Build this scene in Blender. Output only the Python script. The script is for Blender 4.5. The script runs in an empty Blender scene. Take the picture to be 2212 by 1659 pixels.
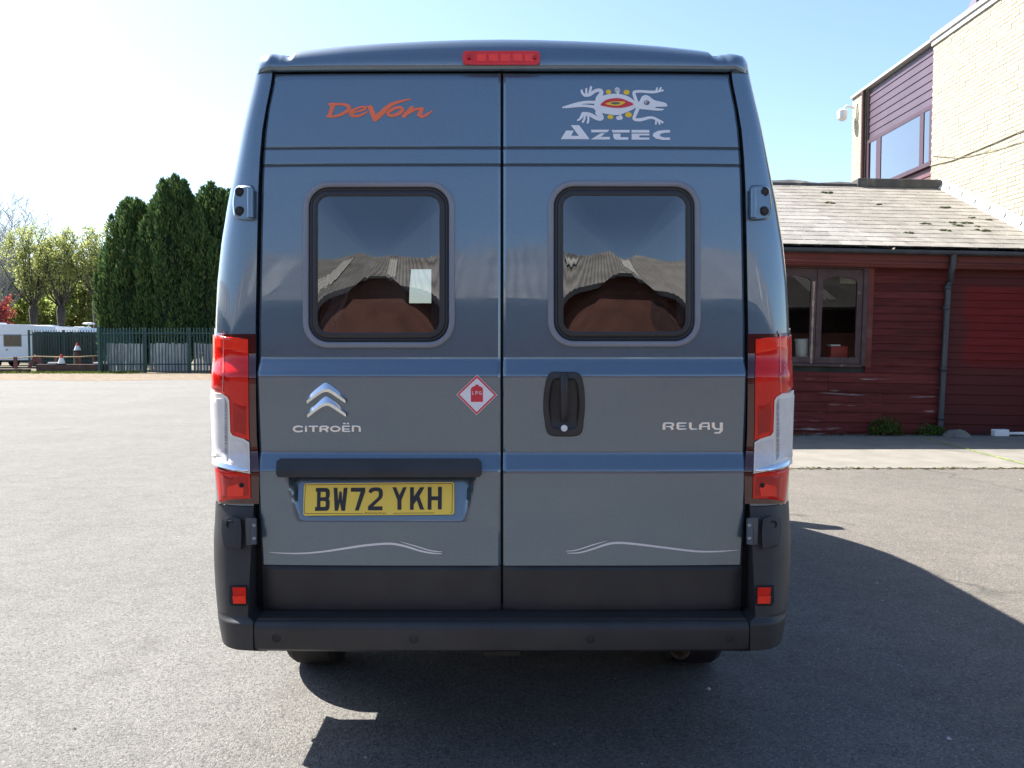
import bpy, math, random
import numpy as np
from mathutils import Vector, Matrix
from mathutils.geometry import tessellate_polygon

R = math.radians
random.seed(7)
rng = np.random.default_rng(7)
S = bpy.context.scene
COL = S.collection

# ------------------------------------------------------------------ camera
CX, CD, CH, F = 0.033, 2.84, 1.42, 1900.0          # camera x, distance behind the doors, height, focal length in px of a 2212 px frame
PITCH = math.atan(88.5 / 1900)
cam_data = bpy.data.cameras.new('camera')
cam = bpy.data.objects.new('camera', cam_data)
COL.objects.link(cam)
cam.location = (CX, -CD, CH)
cam.rotation_euler = (R(90) - PITCH, 0, 0)
cam_data.sensor_width = 36
cam_data.lens = 36 * F / 2212
cam_data.clip_start = 0.05
cam_data.clip_end = 2000
S.camera = cam

# ------------------------------------------------------------------ sky, sun, exposure
SUN = Vector((-0.75, 0.56, 1.0)).normalized()
world = bpy.data.worlds.new('World')
S.world = world
world.use_nodes = True
wn = world.node_tree
sky = wn.nodes.new('ShaderNodeTexSky')
sky.sky_type = 'NISHITA'
sky.sun_disc = False
sky.sun_elevation = math.asin(SUN.z)
sky.sun_rotation = math.atan2(SUN.x, SUN.y)
sky.air_density = 0.9
sky.dust_density = 0.9
sky.ozone_density = 2.5
bg = wn.nodes['Background']
bg.inputs['Strength'].default_value = 0.072
wn.links.new(sky.outputs[0], bg.inputs['Color'])
sun_data = bpy.data.lights.new('sun', 'SUN')
sun_data.energy = 4.4
sun_data.angle = R(0.5)
sun_data.color = (1.0, 0.95, 0.87)
sun = bpy.data.objects.new('sun', sun_data)
COL.objects.link(sun)
sun.rotation_euler = SUN.to_track_quat('Z', 'Y').to_euler()
sun.location = SUN * 60
S.view_settings.view_transform = 'Standard'
S.view_settings.look = 'None'
S.view_settings.gamma = 1.0
S.view_settings.use_curve_mapping = False
S.view_settings.exposure = 2.0

# ------------------------------------------------------------------ helpers
def P(u, v, Y):
    """world point seen at (u, v) of the 2212 x 1659 frame at world depth Y"""
    a, b = (u - 1106) / F, (829.5 - v) / F
    dy = math.cos(PITCH) + b * math.sin(PITCH)
    dz = -math.sin(PITCH) + b * math.cos(PITCH)
    t = (Y + CD) / dy
    return Vector((CX + a * t, Y, CH + dz * t))

def T(x0, y0, s):
    """coordinates measured in an enlarged crop -> frame coordinates"""
    return lambda x, y: ((x0 + x / s) / 1.15732, (y0 + y / s) / 1.15732)

def lerp_table(tab):
    xs, ys = np.array([t[0] for t in tab], float), np.array([t[1] for t in tab], float)
    return lambda x: float(np.interp(x, xs, ys))

W = {}            # origin of each object in the frame its children are written in

def link(o, parent=None):
    COL.objects.link(o)
    if parent is not None:
        o.parent = parent
    return o

def tag(o, label=None, cat=None, group=None, kind=None):
    if label: o['label'] = label
    if cat: o['category'] = cat
    if group: o['group'] = group
    if kind: o['kind'] = kind
    return o

def thing(name, loc, label, cat, group=None, rot=None):
    o = link(bpy.data.objects.new(name, None))
    o.empty_display_size = 0.2
    o.location = loc
    if rot: o.rotation_euler = rot
    W[o.name] = Vector((0, 0, 0)) if rot else Vector(loc)
    return tag(o, label, cat, group)

def mesh_obj(name, verts, faces, m, parent=None, smooth=False, auto=None):
    """one mesh object; verts in world space (or in the parent's own space for rotated things)"""
    v = np.asarray(verts, dtype=float).reshape(-1, 3)
    c = (v.min(0) + v.max(0)) / 2
    me = bpy.data.meshes.new(name)
    if isinstance(faces, np.ndarray) and faces.ndim == 2:
        n, k = faces.shape
        me.vertices.add(len(v)); me.vertices.foreach_set('co', (v - c).astype(np.float32).ravel())
        me.loops.add(n * k); me.loops.foreach_set('vertex_index', faces.astype(np.int32).ravel())
        me.polygons.add(n); me.polygons.foreach_set('loop_start', np.arange(0, n * k, k, dtype=np.int32))
        me.update(calc_edges=True)
    else:
        me.from_pydata([tuple(p) for p in (v - c)], [], [tuple(f) for f in faces])
        me.update()
    if smooth:
        me.polygons.foreach_set('use_smooth', np.ones(len(me.polygons), dtype=bool))
        if auto:
            me.set_sharp_from_angle(angle=R(auto))
    me.materials.append(m)
    o = bpy.data.objects.new(name, me)
    link(o, parent)
    off = W[parent.name] if parent is not None else Vector((0, 0, 0))
    o.location = Vector(c) - off
    W[o.name] = Vector(c)
    return o

class MB:
    """collects shapes into one mesh"""
    def __init__(self): self.v, self.f = [], []
    def add(self, v, f):
        n = len(self.v)
        self.v += [tuple(p) for p in v]
        self.f += [tuple(i + n for i in q) for q in f]
        return self
    def box(self, x0, x1, y0, y1, z0, z1):
        return self.add([(x0, y0, z0), (x1, y0, z0), (x1, y1, z0), (x0, y1, z0), (x0, y0, z1), (x1, y0, z1), (x1, y1, z1), (x0, y1, z1)],
                        [(0, 3, 2, 1), (4, 5, 6, 7), (0, 1, 5, 4), (1, 2, 6, 5), (2, 3, 7, 6), (3, 0, 4, 7)])
    def tube(self, pts, rad, n=8, cap=True):
        pts = [Vector(p) for p in pts]
        rad = rad if isinstance(rad, (list, tuple)) else [rad] * len(pts)
        base = len(self.v)
        prev = None
        for i, p in enumerate(pts):
            t = (pts[min(i + 1, len(pts) - 1)] - pts[max(i - 1, 0)]).normalized()
            a = t.orthogonal() if prev is None else prev - t * prev.dot(t)
            a.normalize(); prev = a
            b = t.cross(a)
            for k in range(n):
                w = 2 * math.pi * k / n
                self.v.append(tuple(p + (a * math.cos(w) + b * math.sin(w)) * rad[i]))
        for i in range(len(pts) - 1):
            for k in range(n):
                q = base + i * n
                self.f.append((q + k, q + (k + 1) % n, q + n + (k + 1) % n, q + n + k))
        if cap:
            self.f.append(tuple(base + k for k in range(n))[::-1])
            self.f.append(tuple(base + (len(pts) - 1) * n + k for k in range(n)))
        return self
    def lathe(self, c, prof, axis='z', n=24):
        base = len(self.v)
        for (r, h) in prof:
            for k in range(n):
                w = 2 * math.pi * k / n
                a, b = r * math.cos(w), r * math.sin(w)
                d = (a, b, h) if axis == 'z' else ((a, h, b) if axis == 'y' else (h, a, b))
                self.v.append((c[0] + d[0], c[1] + d[1], c[2] + d[2]))
        for i in range(len(prof) - 1):
            for k in range(n):
                q = base + i * n
                self.f.append((q + k, q + (k + 1) % n, q + n + (k + 1) % n, q + n + k))
        self.f.append(tuple(base + k for k in range(n))[::-1])
        self.f.append(tuple(base + (len(prof) - 1) * n + k for k in range(n)))
        return self
    def grid(self, rows):
        n = len(self.v); k = len(rows[0])
        for r in rows: self.v += [tuple(p) for p in r]
        for i in range(len(rows) - 1):
            for j in range(k - 1):
                q = n + i * k + j
                self.f.append((q, q + 1, q + k + 1, q + k))
        return self
    def build(self, name, m, parent=None, smooth=False, auto=None):
        return mesh_obj(name, self.v, self.f, m, parent, smooth, auto)

def bevel(o, w, seg=2):
    md = o.modifiers.new('bevel', 'BEVEL')
    md.width = w; md.segments = seg; md.limit_method = 'ANGLE'; md.angle_limit = R(40)
    return o

def copy_tree(o, parent=None):
    c = o.copy(); COL.objects.link(c); c.parent = parent
    W[c.name] = W.get(o.name, Vector((0, 0, 0)))
    for ch in list(o.children): copy_tree(ch, c)
    return c

# ------------------------------------------------------------------ materials
M = {}
def nodes(name):
    m = bpy.data.materials.new(name); m.use_nodes = True
    nt = m.node_tree
    return m, nt, nt.nodes['Principled BSDF']

def N(nt, kind, **kw):
    n = nt.nodes.new('ShaderNode' + kind)
    for k, v in kw.items():
        if k.startswith('i_'): n.inputs[int(k[2:])].default_value = v
        else: setattr(n, k, v)
    return n

def ramp(nt, src, stops):
    r = nt.nodes.new('ShaderNodeValToRGB')
    e = r.color_ramp.elements
    while len(e) < len(stops): e.new(0.5)
    for i, (p, c) in enumerate(stops):
        e[i].position = p
        e[i].color = (c, c, c, 1) if not isinstance(c, (tuple, list)) else (*c, 1)
    nt.links.new(src, r.inputs[0])
    return r.outputs[0]

def mixc(nt, fac, a, b, mode='MIX'):
    x = nt.nodes.new('ShaderNodeMix'); x.data_type = 'RGBA'; x.blend_type = mode
    for s, v in ((x.inputs['Factor'], fac), (x.inputs['A'], a), (x.inputs['B'], b)):
        if isinstance(v, bpy.types.NodeSocket): nt.links.new(v, s)
        elif isinstance(v, (tuple, list)): s.default_value = (*v, 1)
        else: s.default_value = v
    return x.outputs['Result']

def coords(nt, kind='Object', scale=(1, 1, 1)):
    tc = nt.nodes.new('ShaderNodeTexCoord')
    mp = nt.nodes.new('ShaderNodeMapping'); mp.inputs['Scale'].default_value = scale
    nt.links.new(tc.outputs[kind], mp.inputs[0])
    return mp.outputs[0]

def noise(nt, vec, scale, detail=4, rough=0.55):
    n = N(nt, 'TexNoise'); n.inputs['Scale'].default_value = scale
    n.inputs['Detail'].default_value = detail; n.inputs['Roughness'].default_value = rough
    nt.links.new(vec, n.inputs['Vector'])
    return n.outputs['Fac']

def world_vec(nt, scale=(1, 1, 1)):
    g = nt.nodes.new('ShaderNodeNewGeometry')
    mp = nt.nodes.new('ShaderNodeMapping'); mp.inputs['Scale'].default_value = scale
    nt.links.new(g.outputs['Position'], mp.inputs[0])
    return mp.outputs[0]

def pmat(name, col, rough=0.5, metal=0.0, coat=0.0, var=0.12, scale=6.0, bump=0.0, bscale=60.0, spec=0.5, stretch=(1, 1, 1), rand=0.0, bdist=0.002, coat_rough=0.03, dark=None, dscale=3.0, dlo=0.55, dhi=0.7):
    m, nt, b = nodes(name)
    v = world_vec(nt, stretch)
    f = noise(nt, v, scale)
    lo = tuple(c * (1 - var) for c in col); hi = tuple(min(1, c * (1 + var)) for c in col)
    c = mixc(nt, ramp(nt, f, [(0.3, 0.0), (0.7, 1.0)]), lo, hi)
    if dark is not None:
        c = mixc(nt, ramp(nt, noise(nt, v, dscale, 6), [(dlo, 0.0), (dhi, 1.0)]), c, dark)
    if rand:
        oi = nt.nodes.new('ShaderNodeObjectInfo')
        mr = N(nt, 'MapRange'); mr.inputs['To Min'].default_value = 1 - rand; mr.inputs['To Max'].default_value = 1 + rand
        nt.links.new(oi.outputs['Random'], mr.inputs['Value'])
        hsv = N(nt, 'HueSaturation'); nt.links.new(c, hsv.inputs['Color']); nt.links.new(mr.outputs[0], hsv.inputs['Value'])
        c = hsv.outputs[0]
    nt.links.new(c, b.inputs['Base Color'])
    b.inputs['Roughness'].default_value = rough
    b.inputs['Metallic'].default_value = metal
    b.inputs['Coat Weight'].default_value = coat
    b.inputs['Coat Roughness'].default_value = coat_rough
    b.inputs['Specular IOR Level'].default_value = spec
    if bump:
        bp = N(nt, 'Bump'); bp.inputs['Strength'].default_value = bump; bp.inputs['Distance'].default_value = bdist
        nt.links.new(noise(nt, v, bscale, 5, 0.6), bp.inputs['Height'])
        nt.links.new(bp.outputs[0], b.inputs['Normal'])
    M[name] = m
    return m

def glass(name, tint, refl=1.0, rough=0.0):
    """thin pane: see-through, with a Fresnel mirror on top"""
    m, nt, b = nodes(name)
    nt.nodes.remove(b)
    out = nt.nodes['Material Output']
    tr = N(nt, 'BsdfTransparent'); tr.inputs[0].default_value = (*tint, 1)
    gl = N(nt, 'BsdfGlossy'); gl.inputs['Roughness'].default_value = rough
    v = world_vec(nt)
    f = noise(nt, v, 2.0, 2)
    gc = mixc(nt, f, (0.92, 0.94, 0.96), (1, 1, 1)); nt.links.new(gc, gl.inputs[0])
    lw = N(nt, 'Fresnel'); lw.inputs[0].default_value = 1.5
    mu = N(nt, 'Math', operation='MULTIPLY'); mu.use_clamp = True; mu.inputs[1].default_value = refl
    nt.links.new(lw.outputs[0], mu.inputs[0])
    mx = N(nt, 'MixShader')
    nt.links.new(mu.outputs[0], mx.inputs[0]); nt.links.new(tr.outputs[0], mx.inputs[1]); nt.links.new(gl.outputs[0], mx.inputs[2])
    nt.links.new(mx.outputs[0], out.inputs[0])
    M[name] = m
    return m

def leafmat(name, cols, trans=0.35):
    m, nt, b = nodes(name)
    nt.nodes.remove(b)
    out = nt.nodes['Material Output']
    g = nt.nodes.new('ShaderNodeNewGeometry')
    c = ramp(nt, g.outputs['Random Per Island'], [(i / (len(cols) - 1), cc) for i, cc in enumerate(cols)])
    d = N(nt, 'BsdfDiffuse'); t = N(nt, 'BsdfTranslucent')
    nt.links.new(c, d.inputs[0]); nt.links.new(c, t.inputs[0])
    mx = N(nt, 'MixShader'); mx.inputs[0].default_value = trans
    nt.links.new(d.outputs[0], mx.inputs[1]); nt.links.new(t.outputs[0], mx.inputs[2])
    nt.links.new(mx.outputs[0], out.inputs[0])
    M[name] = m
    return m

def paint(name, col):
    m, nt, b = nodes(name)
    v = world_vec(nt)
    vo = N(nt, 'TexVoronoi'); vo.inputs['Scale'].default_value = 900; nt.links.new(v, vo.inputs['Vector'])
    c = mixc(nt, ramp(nt, vo.outputs['Color'], [(0.0, 0.0), (1.0, 1.0)]), tuple(x * 0.8 for x in col), tuple(x * 1.25 for x in col))
    dust = ramp(nt, noise(nt, v, 2.2, 6), [(0.45, 0.0), (0.8, 0.22)])
    c = mixc(nt, dust, c, (0.16, 0.165, 0.165))
    nt.links.new(c, b.inputs['Base Color'])
    b.inputs['Metallic'].default_value = 0.5
    b.inputs['Roughness'].default_value = 0.3
    b.inputs['Coat IOR'].default_value = 1.75
    b.inputs['Coat Weight'].default_value = 1.0
    cr = N(nt, 'MapRange'); cr.inputs['From Min'].default_value = 0.35; cr.inputs['From Max'].default_value = 0.75; cr.inputs['To Min'].default_value = 0.015; cr.inputs['To Max'].default_value = 0.11
    nt.links.new(noise(nt, world_vec(nt, (1, 1, 0.35)), 9.0, 7, 0.65), cr.inputs['Value']); nt.links.new(cr.outputs[0], b.inputs['Coat Roughness'])
    bp = N(nt, 'Bump'); bp.inputs['Strength'].default_value = 0.22; bp.inputs['Distance'].default_value = 0.006
    nt.links.new(noise(nt, v, 3.0, 2), bp.inputs['Height'])
    nt.links.new(bp.outputs[0], b.inputs['Coat Normal'])
    M[name] = m
    return m

paint('van_paint', (0.084, 0.136, 0.186))
pmat('black_plastic', (0.024, 0.025, 0.027), 0.5, var=0.25, dark=(0.042, 0.040, 0.038), dscale=4.5, dlo=0.5, dhi=0.85, bump=0.25, bscale=500, bdist=0.0006)
pmat('trim_grey', (0.20, 0.215, 0.25), 0.35, var=0.06)
pmat('rubber', (0.022, 0.022, 0.024), 0.45)
pmat('gap_black', (0.008, 0.008, 0.009), 0.8)
pmat('steel', (0.32, 0.34, 0.36), 0.35, metal=0.9)
pmat('chrome', (0.78, 0.79, 0.8), 0.07, metal=1.0, var=0.03)
pmat('chrome_letter', (0.86, 0.85, 0.83), 0.3, metal=0.7, var=0.03)
pmat('pale_steel', (0.42, 0.37, 0.30), 0.5, metal=0.5, var=0.3)
pmat('lens_glint', (0.85, 0.20, 0.17), 0.2)
pmat('tyre', (0.02, 0.02, 0.021), 0.85, bump=0.4, bscale=120)
pmat('alloy', (0.35, 0.36, 0.38), 0.35, metal=0.8)
pmat('under', (0.03, 0.029, 0.028), 0.85, var=0.3)
pmat('hinge_grey', (0.075, 0.085, 0.095), 0.4, var=0.2)
pmat('lamp_housing', (0.055, 0.005, 0.006), 0.12, coat=1.0)
pmat('lens_red', (0.66, 0.010, 0.006), 0.12, coat=0.0, var=0.12, scale=14)
pmat('lens_bright', (0.90, 0.035, 0.015), 0.12, coat=0.0, var=0.1, scale=20)
pmat('lens_deep', (0.42, 0.006, 0.005), 0.12, coat=0.0, var=0.2, scale=18)
pmat('lens_clear', (0.66, 0.64, 0.62), 0.4, coat=0.05, var=0.08, scale=22, bump=0.5, bscale=240, bdist=0.001)
pmat('lens_rib', (0.34, 0.34, 0.35), 0.4, stretch=(1, 1, 30), scale=10, var=0.5)
pmat('lens_trim', (0.78, 0.74, 0.66), 0.4, coat=0.05, var=0.05)
pmat('plate_yellow', (0.90, 0.63, 0.06), 0.4, var=0.05, coat=0.3)
pmat('plate_black', (0.02, 0.022, 0.028), 0.5)
pmat('decal_orange', (0.86, 0.17, 0.065), 0.5, var=0.05)
pmat('decal_white', (0.74, 0.75, 0.78), 0.45, var=0.04)
pmat('decal_silver', (0.74, 0.73, 0.72), 0.45, var=0.05)
pmat('decal_red', (0.62, 0.03, 0.05), 0.45, var=0.05)
pmat('decal_yellow', (0.85, 0.55, 0.02), 0.45, var=0.05)
pmat('decal_grey', (0.12, 0.13, 0.13), 0.5)
pmat('furniture', (0.16, 0.13, 0.11), 0.5, var=0.15)
pmat('lining', (0.20, 0.19, 0.18), 0.8)
pmat('cushion', (0.10, 0.095, 0.10), 0.9, var=0.25, bump=0.3)
pmat('curtain', (0.34, 0.33, 0.32), 0.9, stretch=(30, 30, 1), var=0.3)
glass('van_glass', (0.36, 0.36, 0.37), 3.3)
glass('wind_glass', (0.80, 0.84, 0.82), 1.0)
glass('shed_glass', (0.70, 0.73, 0.70), 0.55)
glass('house_glass', (0.15, 0.19, 0.24), 3.2)
# ------------------------------------------------------------------ ground
def ground_mats():
    # asphalt
    m, nt, b = nodes('asphalt')
    v = world_vec(nt)
    big = noise(nt, v, 0.55, 6, 0.6)
    mid = noise(nt, v, 5.0, 6, 0.6)
    vo = N(nt, 'TexVoronoi'); vo.inputs['Scale'].default_value = 125; nt.links.new(v, vo.inputs['Vector'])
    vo2 = N(nt, 'TexVoronoi'); vo2.inputs['Scale'].default_value = 260; nt.links.new(v, vo2.inputs['Vector'])
    fine = noise(nt, v, 60, 6, 0.75)
    sp = nt.nodes.new('ShaderNodeSeparateColor'); nt.links.new(vo.outputs['Color'], sp.inputs[0])
    left = mixc(nt, ramp(nt, big, [(0.3, 0.0), (0.7, 1.0)]), (0.190, 0.183, 0.168), (0.254, 0.246, 0.228))
    # the coarser, browner old surfacing on the shed side
    sx = nt.nodes.new('ShaderNodeSeparateXYZ'); nt.links.new(v, sx.inputs[0])
    wob = N(nt, 'MapRange'); wob.inputs['To Min'].default_value = -0.9; wob.inputs['To Max'].default_value = 0.9; nt.links.new(noise(nt, v, 0.8, 5), wob.inputs['Value'])
    ad = N(nt, 'Math', operation='ADD'); nt.links.new(sx.outputs[0], ad.inputs[0]); nt.links.new(wob.outputs[0], ad.inputs[1])
    mk = N(nt, 'MapRange'); mk.inputs['From Min'].default_value = 0.6; mk.inputs['From Max'].default_value = 2.0; nt.links.new(ad.outputs[0], mk.inputs['Value'])
    right = mixc(nt, ramp(nt, big, [(0.3, 0.0), (0.7, 1.0)]), (0.172, 0.151, 0.124), (0.250, 0.223, 0.187))
    c = mixc(nt, mk.outputs[0], left, right)
    c = mixc(nt, ramp(nt, mid, [(0.42, 0.0), (0.72, 0.55)]), c, (0.105, 0.099, 0.089))
    c = mixc(nt, ramp(nt, fine, [(0.46, 0.0), (0.70, 0.6)]), c, (0.09, 0.085, 0.078))
    c = mixc(nt, ramp(nt, fine, [(0.30, 0.4), (0.42, 0.0)]), c, (0.27, 0.258, 0.235))
    c = mixc(nt, ramp(nt, sp.outputs[0], [(0.0, 0.8), (0.4, 0.0)]), c, (0.07, 0.067, 0.062))
    c = mixc(nt, ramp(nt, sp.outputs[1], [(0.88, 0.0), (0.93, 0.4), (1.0, 0.7)]), c, (0.33, 0.318, 0.292))
    c = mixc(nt, ramp(nt, vo2.outputs['Distance'], [(0.35, 0.0), (0.8, 0.6)]), c, (0.05, 0.05, 0.05))
    # short ragged pits and worn streaks
    c = mixc(nt, ramp(nt, noise(nt, world_vec(nt, (1.0, 2.6, 1)), 2.6, 9, 0.72), [(0.60, 0.0), (0.66, 0.55)]), c, (0.10, 0.095, 0.086))
    # oil drips
    c = mixc(nt, ramp(nt, noise(nt, v, 1.7, 3, 0.4), [(0.70, 0.0), (0.76, 0.45)]), c, (0.06, 0.058, 0.055))
    # long hair cracks
    wv = N(nt, 'TexNoise'); wv.inputs['Scale'].default_value = 1.3; wv.inputs['Detail'].default_value = 5; nt.links.new(v, wv.inputs['Vector'])
    addv = N(nt, 'VectorMath', operation='ADD'); scl = N(nt, 'VectorMath', operation='SCALE'); scl.inputs['Scale'].default_value = 0.9
    nt.links.new(wv.outputs['Color'], scl.inputs[0]); nt.links.new(v, addv.inputs[0]); nt.links.new(scl.outputs[0], addv.inputs[1])
    cr = N(nt, 'TexVoronoi', feature='DISTANCE_TO_EDGE'); cr.inputs['Scale'].default_value = 0.33; nt.links.new(addv.outputs[0], cr.inputs['Vector'])
    crack = ramp(nt, cr.outputs['Distance'], [(0.0, 1.0), (0.006, 0.6), (0.012, 0.0)])
    brk = ramp(nt, noise(nt, v, 0.7, 3), [(0.54, 0.0), (0.64, 0.6)])
    mm = N(nt, 'Math', operation='MULTIPLY'); nt.links.new(crack, mm.inputs[0]); m0 = N(nt, 'Math', operation='MULTIPLY'); nt.links.new(brk, m0.inputs[0]); nt.links.new(mk.outputs[0], m0.inputs[1]); nt.links.new(m0.outputs[0], mm.inputs[1])
    c = mixc(nt, mm.outputs[0], c, (0.035, 0.034, 0.032))
    nt.links.new(c, b.inputs['Base Color'])
    b.inputs['Roughness'].default_value = 0.88
    b.inputs['Specular IOR Level'].default_value = 0.35
    h = mixc(nt, 0.55, vo.outputs['Distance'], vo2.outputs['Distance'])
    h = mixc(nt, 0.35, h, fine)
    h = mixc(nt, ramp(nt, mid, [(0.0, 0.0), (1.0, 0.45)]), h, (0, 0, 0))
    bp = N(nt, 'Bump', invert=True); bp.inputs['Strength'].default_value = 1.0; bp.inputs['Distance'].default_value = 0.013
    nt.links.new(h, bp.inputs['Height']); nt.links.new(bp.outputs[0], b.inputs['Normal'])
    M['asphalt'] = m
    pmat('earth', (0.10, 0.085, 0.05), 0.95, var=0.4, scale=1.2, bump=0.6, bscale=8, bdist=0.05, dark=(0.06, 0.085, 0.025), dscale=0.25)
    pmat('soil', (0.150, 0.112, 0.072), 0.95, var=0.4, scale=4, bump=0.9, bscale=25, bdist=0.03, dark=(0.085, 0.065, 0.042), dscale=1.5)
    pmat('concrete', (0.170, 0.158, 0.135), 0.9, var=0.16, scale=2.5, bump=0.5, bscale=90, bdist=0.004, dark=(0.115, 0.107, 0.092), dscale=1.1)
ground_mats()

def sheet(name, x0, x1, y0, y1, z, m):
    o = mesh_obj(name, [(x0, y0, z), (x1, y0, z), (x1, y1, z), (x0, y1, z)], [(0, 1, 2, 3)], m)
    return tag(o, kind='structure')

sheet('ground', -900, 900, -900, 900, 0.0, M['earth'])
sheet('asphalt_yard', -60, 40, -14, 31.0, 0.004, M['asphalt'])
# soil verge in front of the fence, with a ragged edge
pts = []
for i in range(61):
    x = -60 + i
    pts.append((x, 30.4 + 0.5 * math.sin(x * 0.9) + random.uniform(-0.25, 0.25), 0.008))
vv = pts + [(x, 40.5, 0.008) for x, _, _ in pts]
tag(mesh_obj('soil_verge', vv, [(i, i + 1, i + 62, i + 61) for i in range(60)], M['soil']), kind='structure')

# concrete apron in front of the shed, cast in bays with a joint between them
apron = tag(MB().box(1.0, 20.0, 7.04, 11.1, -0.05, 0.010).build('concrete_apron', M['concrete']), kind='structure')
jm = pmat('joint_moss', (0.16, 0.20, 0.055), 0.95, var=0.5, scale=14)
a0, a1 = P(1990, 941, 10.3), P(2260, 1030, 6.9)
d = (Vector((a1.x, 6.98, 0)) - Vector((a0.x, 10.5, 0))); nrm = Vector((-d.y, d.x, 0)).normalized()
rows = []
for i in range(41):
    p = Vector((a0.x, 10.5, 0)) + d * (i / 40)
    w = 0.016 + 0.02 * random.random()
    rows.append([(p.x - nrm.x * w, p.y - nrm.y * w, 0.0145), (p.x + nrm.x * w, p.y + nrm.y * w, 0.0145)])
mesh_obj('joint', [q for r in rows for q in r], [(2 * i, 2 * i + 1, 2 * i + 3, 2 * i + 2) for i in range(40)], jm, apron)

# grit and small stones lying loose on the yard: uncountable
def stones():
    n = 2600
    v, f = [], []
    mb = MB()
    for i in range(n):
        y = -1.9 + 12 * random.random() ** 1.7
        x = random.uniform(-1, 1) * (1.2 + 0.75 * (y + CD))
        if y > 7 and x > 0.8: continue
        s = random.uniform(0.002, 0.005) * (1 + 1.2 * (random.random() > 0.95))
        a = random.uniform(0, 6.3)
        ring = [(x + s * math.cos(a + k * 1.257) * random.uniform(.7, 1.3), y + s * math.sin(a + k * 1.257) * random.uniform(.7, 1.3), 0.0045) for k in range(5)]
        top = (x + random.uniform(-.3, .3) * s, y, 0.0045 + s * random.uniform(.5, 1.0))
        mb.add(ring + [top], [(k, (k + 1) % 5, 5) for k in range(5)])
    m, nt, b = nodes('stone_grit')
    g = nt.nodes.new('ShaderNodeNewGeometry')
    c = ramp(nt, g.outputs['Random Per Island'], [(0, (0.12, 0.11, 0.10)), (0.7, (0.24, 0.23, 0.21)), (1, (0.55, 0.54, 0.52))])
    nt.links.new(c, b.inputs['Base Color']); b.inputs['Roughness'].default_value = 0.9
    tag(mb.build('gravel', m), 'loose grit and small pale stones scattered over the asphalt yard', 'gravel', kind='stuff')
stones()
# ------------------------------------------------------------------ camper van
VAN = thing('camper_van', (0, 2.9, 0), 'dark grey high roof camper van seen from behind with yellow number plate', 'van')

zz = lambda v, Y=0.0: P(1106, v, Y).z
_yd = sorted([(zz(1330), 0.004), (zz(1224), -0.004), (zz(1140), -0.012), (zz(1060), -0.017), (zz(1018), -0.019), (zz(1012), -0.017),
              (zz(985), 0.009), (zz(979), 0.013), (zz(900), 0.006), (zz(812), -0.003), (zz(806), 0.000), (zz(782), 0.026), (zz(776), 0.029),
              (zz(740), 0.031), (zz(640), 0.038), (zz(500), 0.049), (zz(360), 0.062), (zz(155), 0.085), (zz(120), 0.09)])
Yd0 = lerp_table(_yd)
GROOVES = [zz(319, 0.066), zz(356, 0.062)]
crown = lambda x: 0.014 * min(1.2, abs(x) / 0.8) ** 4

def PD(u, v, out=0.0, rec=None):
    Y = 0.0
    for _ in range(5):
        p = P(u, v, Y)
        Y = Yd0(p.z) + crown(p.x) - out + (rec(p.x, p.z) if rec else 0.0)
    return P(u, v, Y)
def DW(x, z, out=0.0):
    return (x, Yd0(z) + crown(x) - out, z)

# half width of the outer edge of the doors, inner edge of the corner pillars and body sides, by height
def htab(pts, Y, side=-1):
    t = []
    for u, v in pts:
        p = P(u, v, Y); t.append((p.z, abs(p.x)))
    return lerp_table(sorted(t))
xd = htab([(579, 150), (572, 190), (566, 220), (560, 270), (557, 330), (555, 400), (554, 700), (556, 880), (559, 1000), (563, 1100), (567, 1215), (569, 1340)], 0.02)
xi_t = htab([(575, 120), (572, 160), (562, 215), (554, 270), (550, 330), (548, 400), (547, 700), (549, 880), (551, 1000), (553, 1090), (553, 1400)], 0.02)
xs_t = htab([(550, 100), (547, 126), (541, 160), (532, 200), (518, 262), (502, 345), (483, 440), (469, 525), (460, 610), (456, 700), (456, 850), (459, 960), (463, 1060),
             (463, 1105), (462, 1160), (464, 1200), (469, 1250), (478, 1310), (486, 1350), (497, 1388), (512, 1404)], 0.13)
SILL = zz(1340, -0.06)
def Y0_t(z):
    base = Yd0(z) + 0.012 - 0.088 * float(np.interp(z, [SILL, zz(1250), zz(1180), zz(1110), zz(1090)], [1.0, 0.72, 0.45, 0.12, 0.0]))
    if z > SILL + 0.012: return base
    k = min(1, (SILL + 0.012 - z) / 0.016)
    return base - 0.018 * k
YE = 0.24
def pillar(s, z, th, off=0.0):
    """point on the rear corner: th 0 at the door edge, pi/2 on the body side"""
    def raw(t):
        t = min(max(t, 0.0), math.pi / 2)
        xi = xi_t(z) - (xi_t(z) - 0.789) * min(1, max(0, (SILL + 0.014 - z) / 0.012))
        a = xs_t(z) + 0.004 - xi
        return Vector((xi + a * math.sin(t) ** 0.8, Y0_t(z) + (YE - Y0_t(z)) * (1 - math.cos(t) ** 0.8)))
    p = raw(th)
    if off:
        d = raw(th + 0.02) - raw(th - 0.02)
        n = Vector((d.y, -d.x)).normalized()
        p = p + n * off
    return Vector((s * p.x, p.y, z))
def proj(p):
    c = Vector(p) - Vector((CX, -CD, CH))
    dep = c.y * math.cos(PITCH) - c.z * math.sin(PITCH)
    up = c.y * math.sin(PITCH) + c.z * math.cos(PITCH)
    return 1106 + F * c.x / dep, 829.5 - F * up / dep
_cache = {}
THS = [1.45 * k / 36 for k in range(37)]
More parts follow.
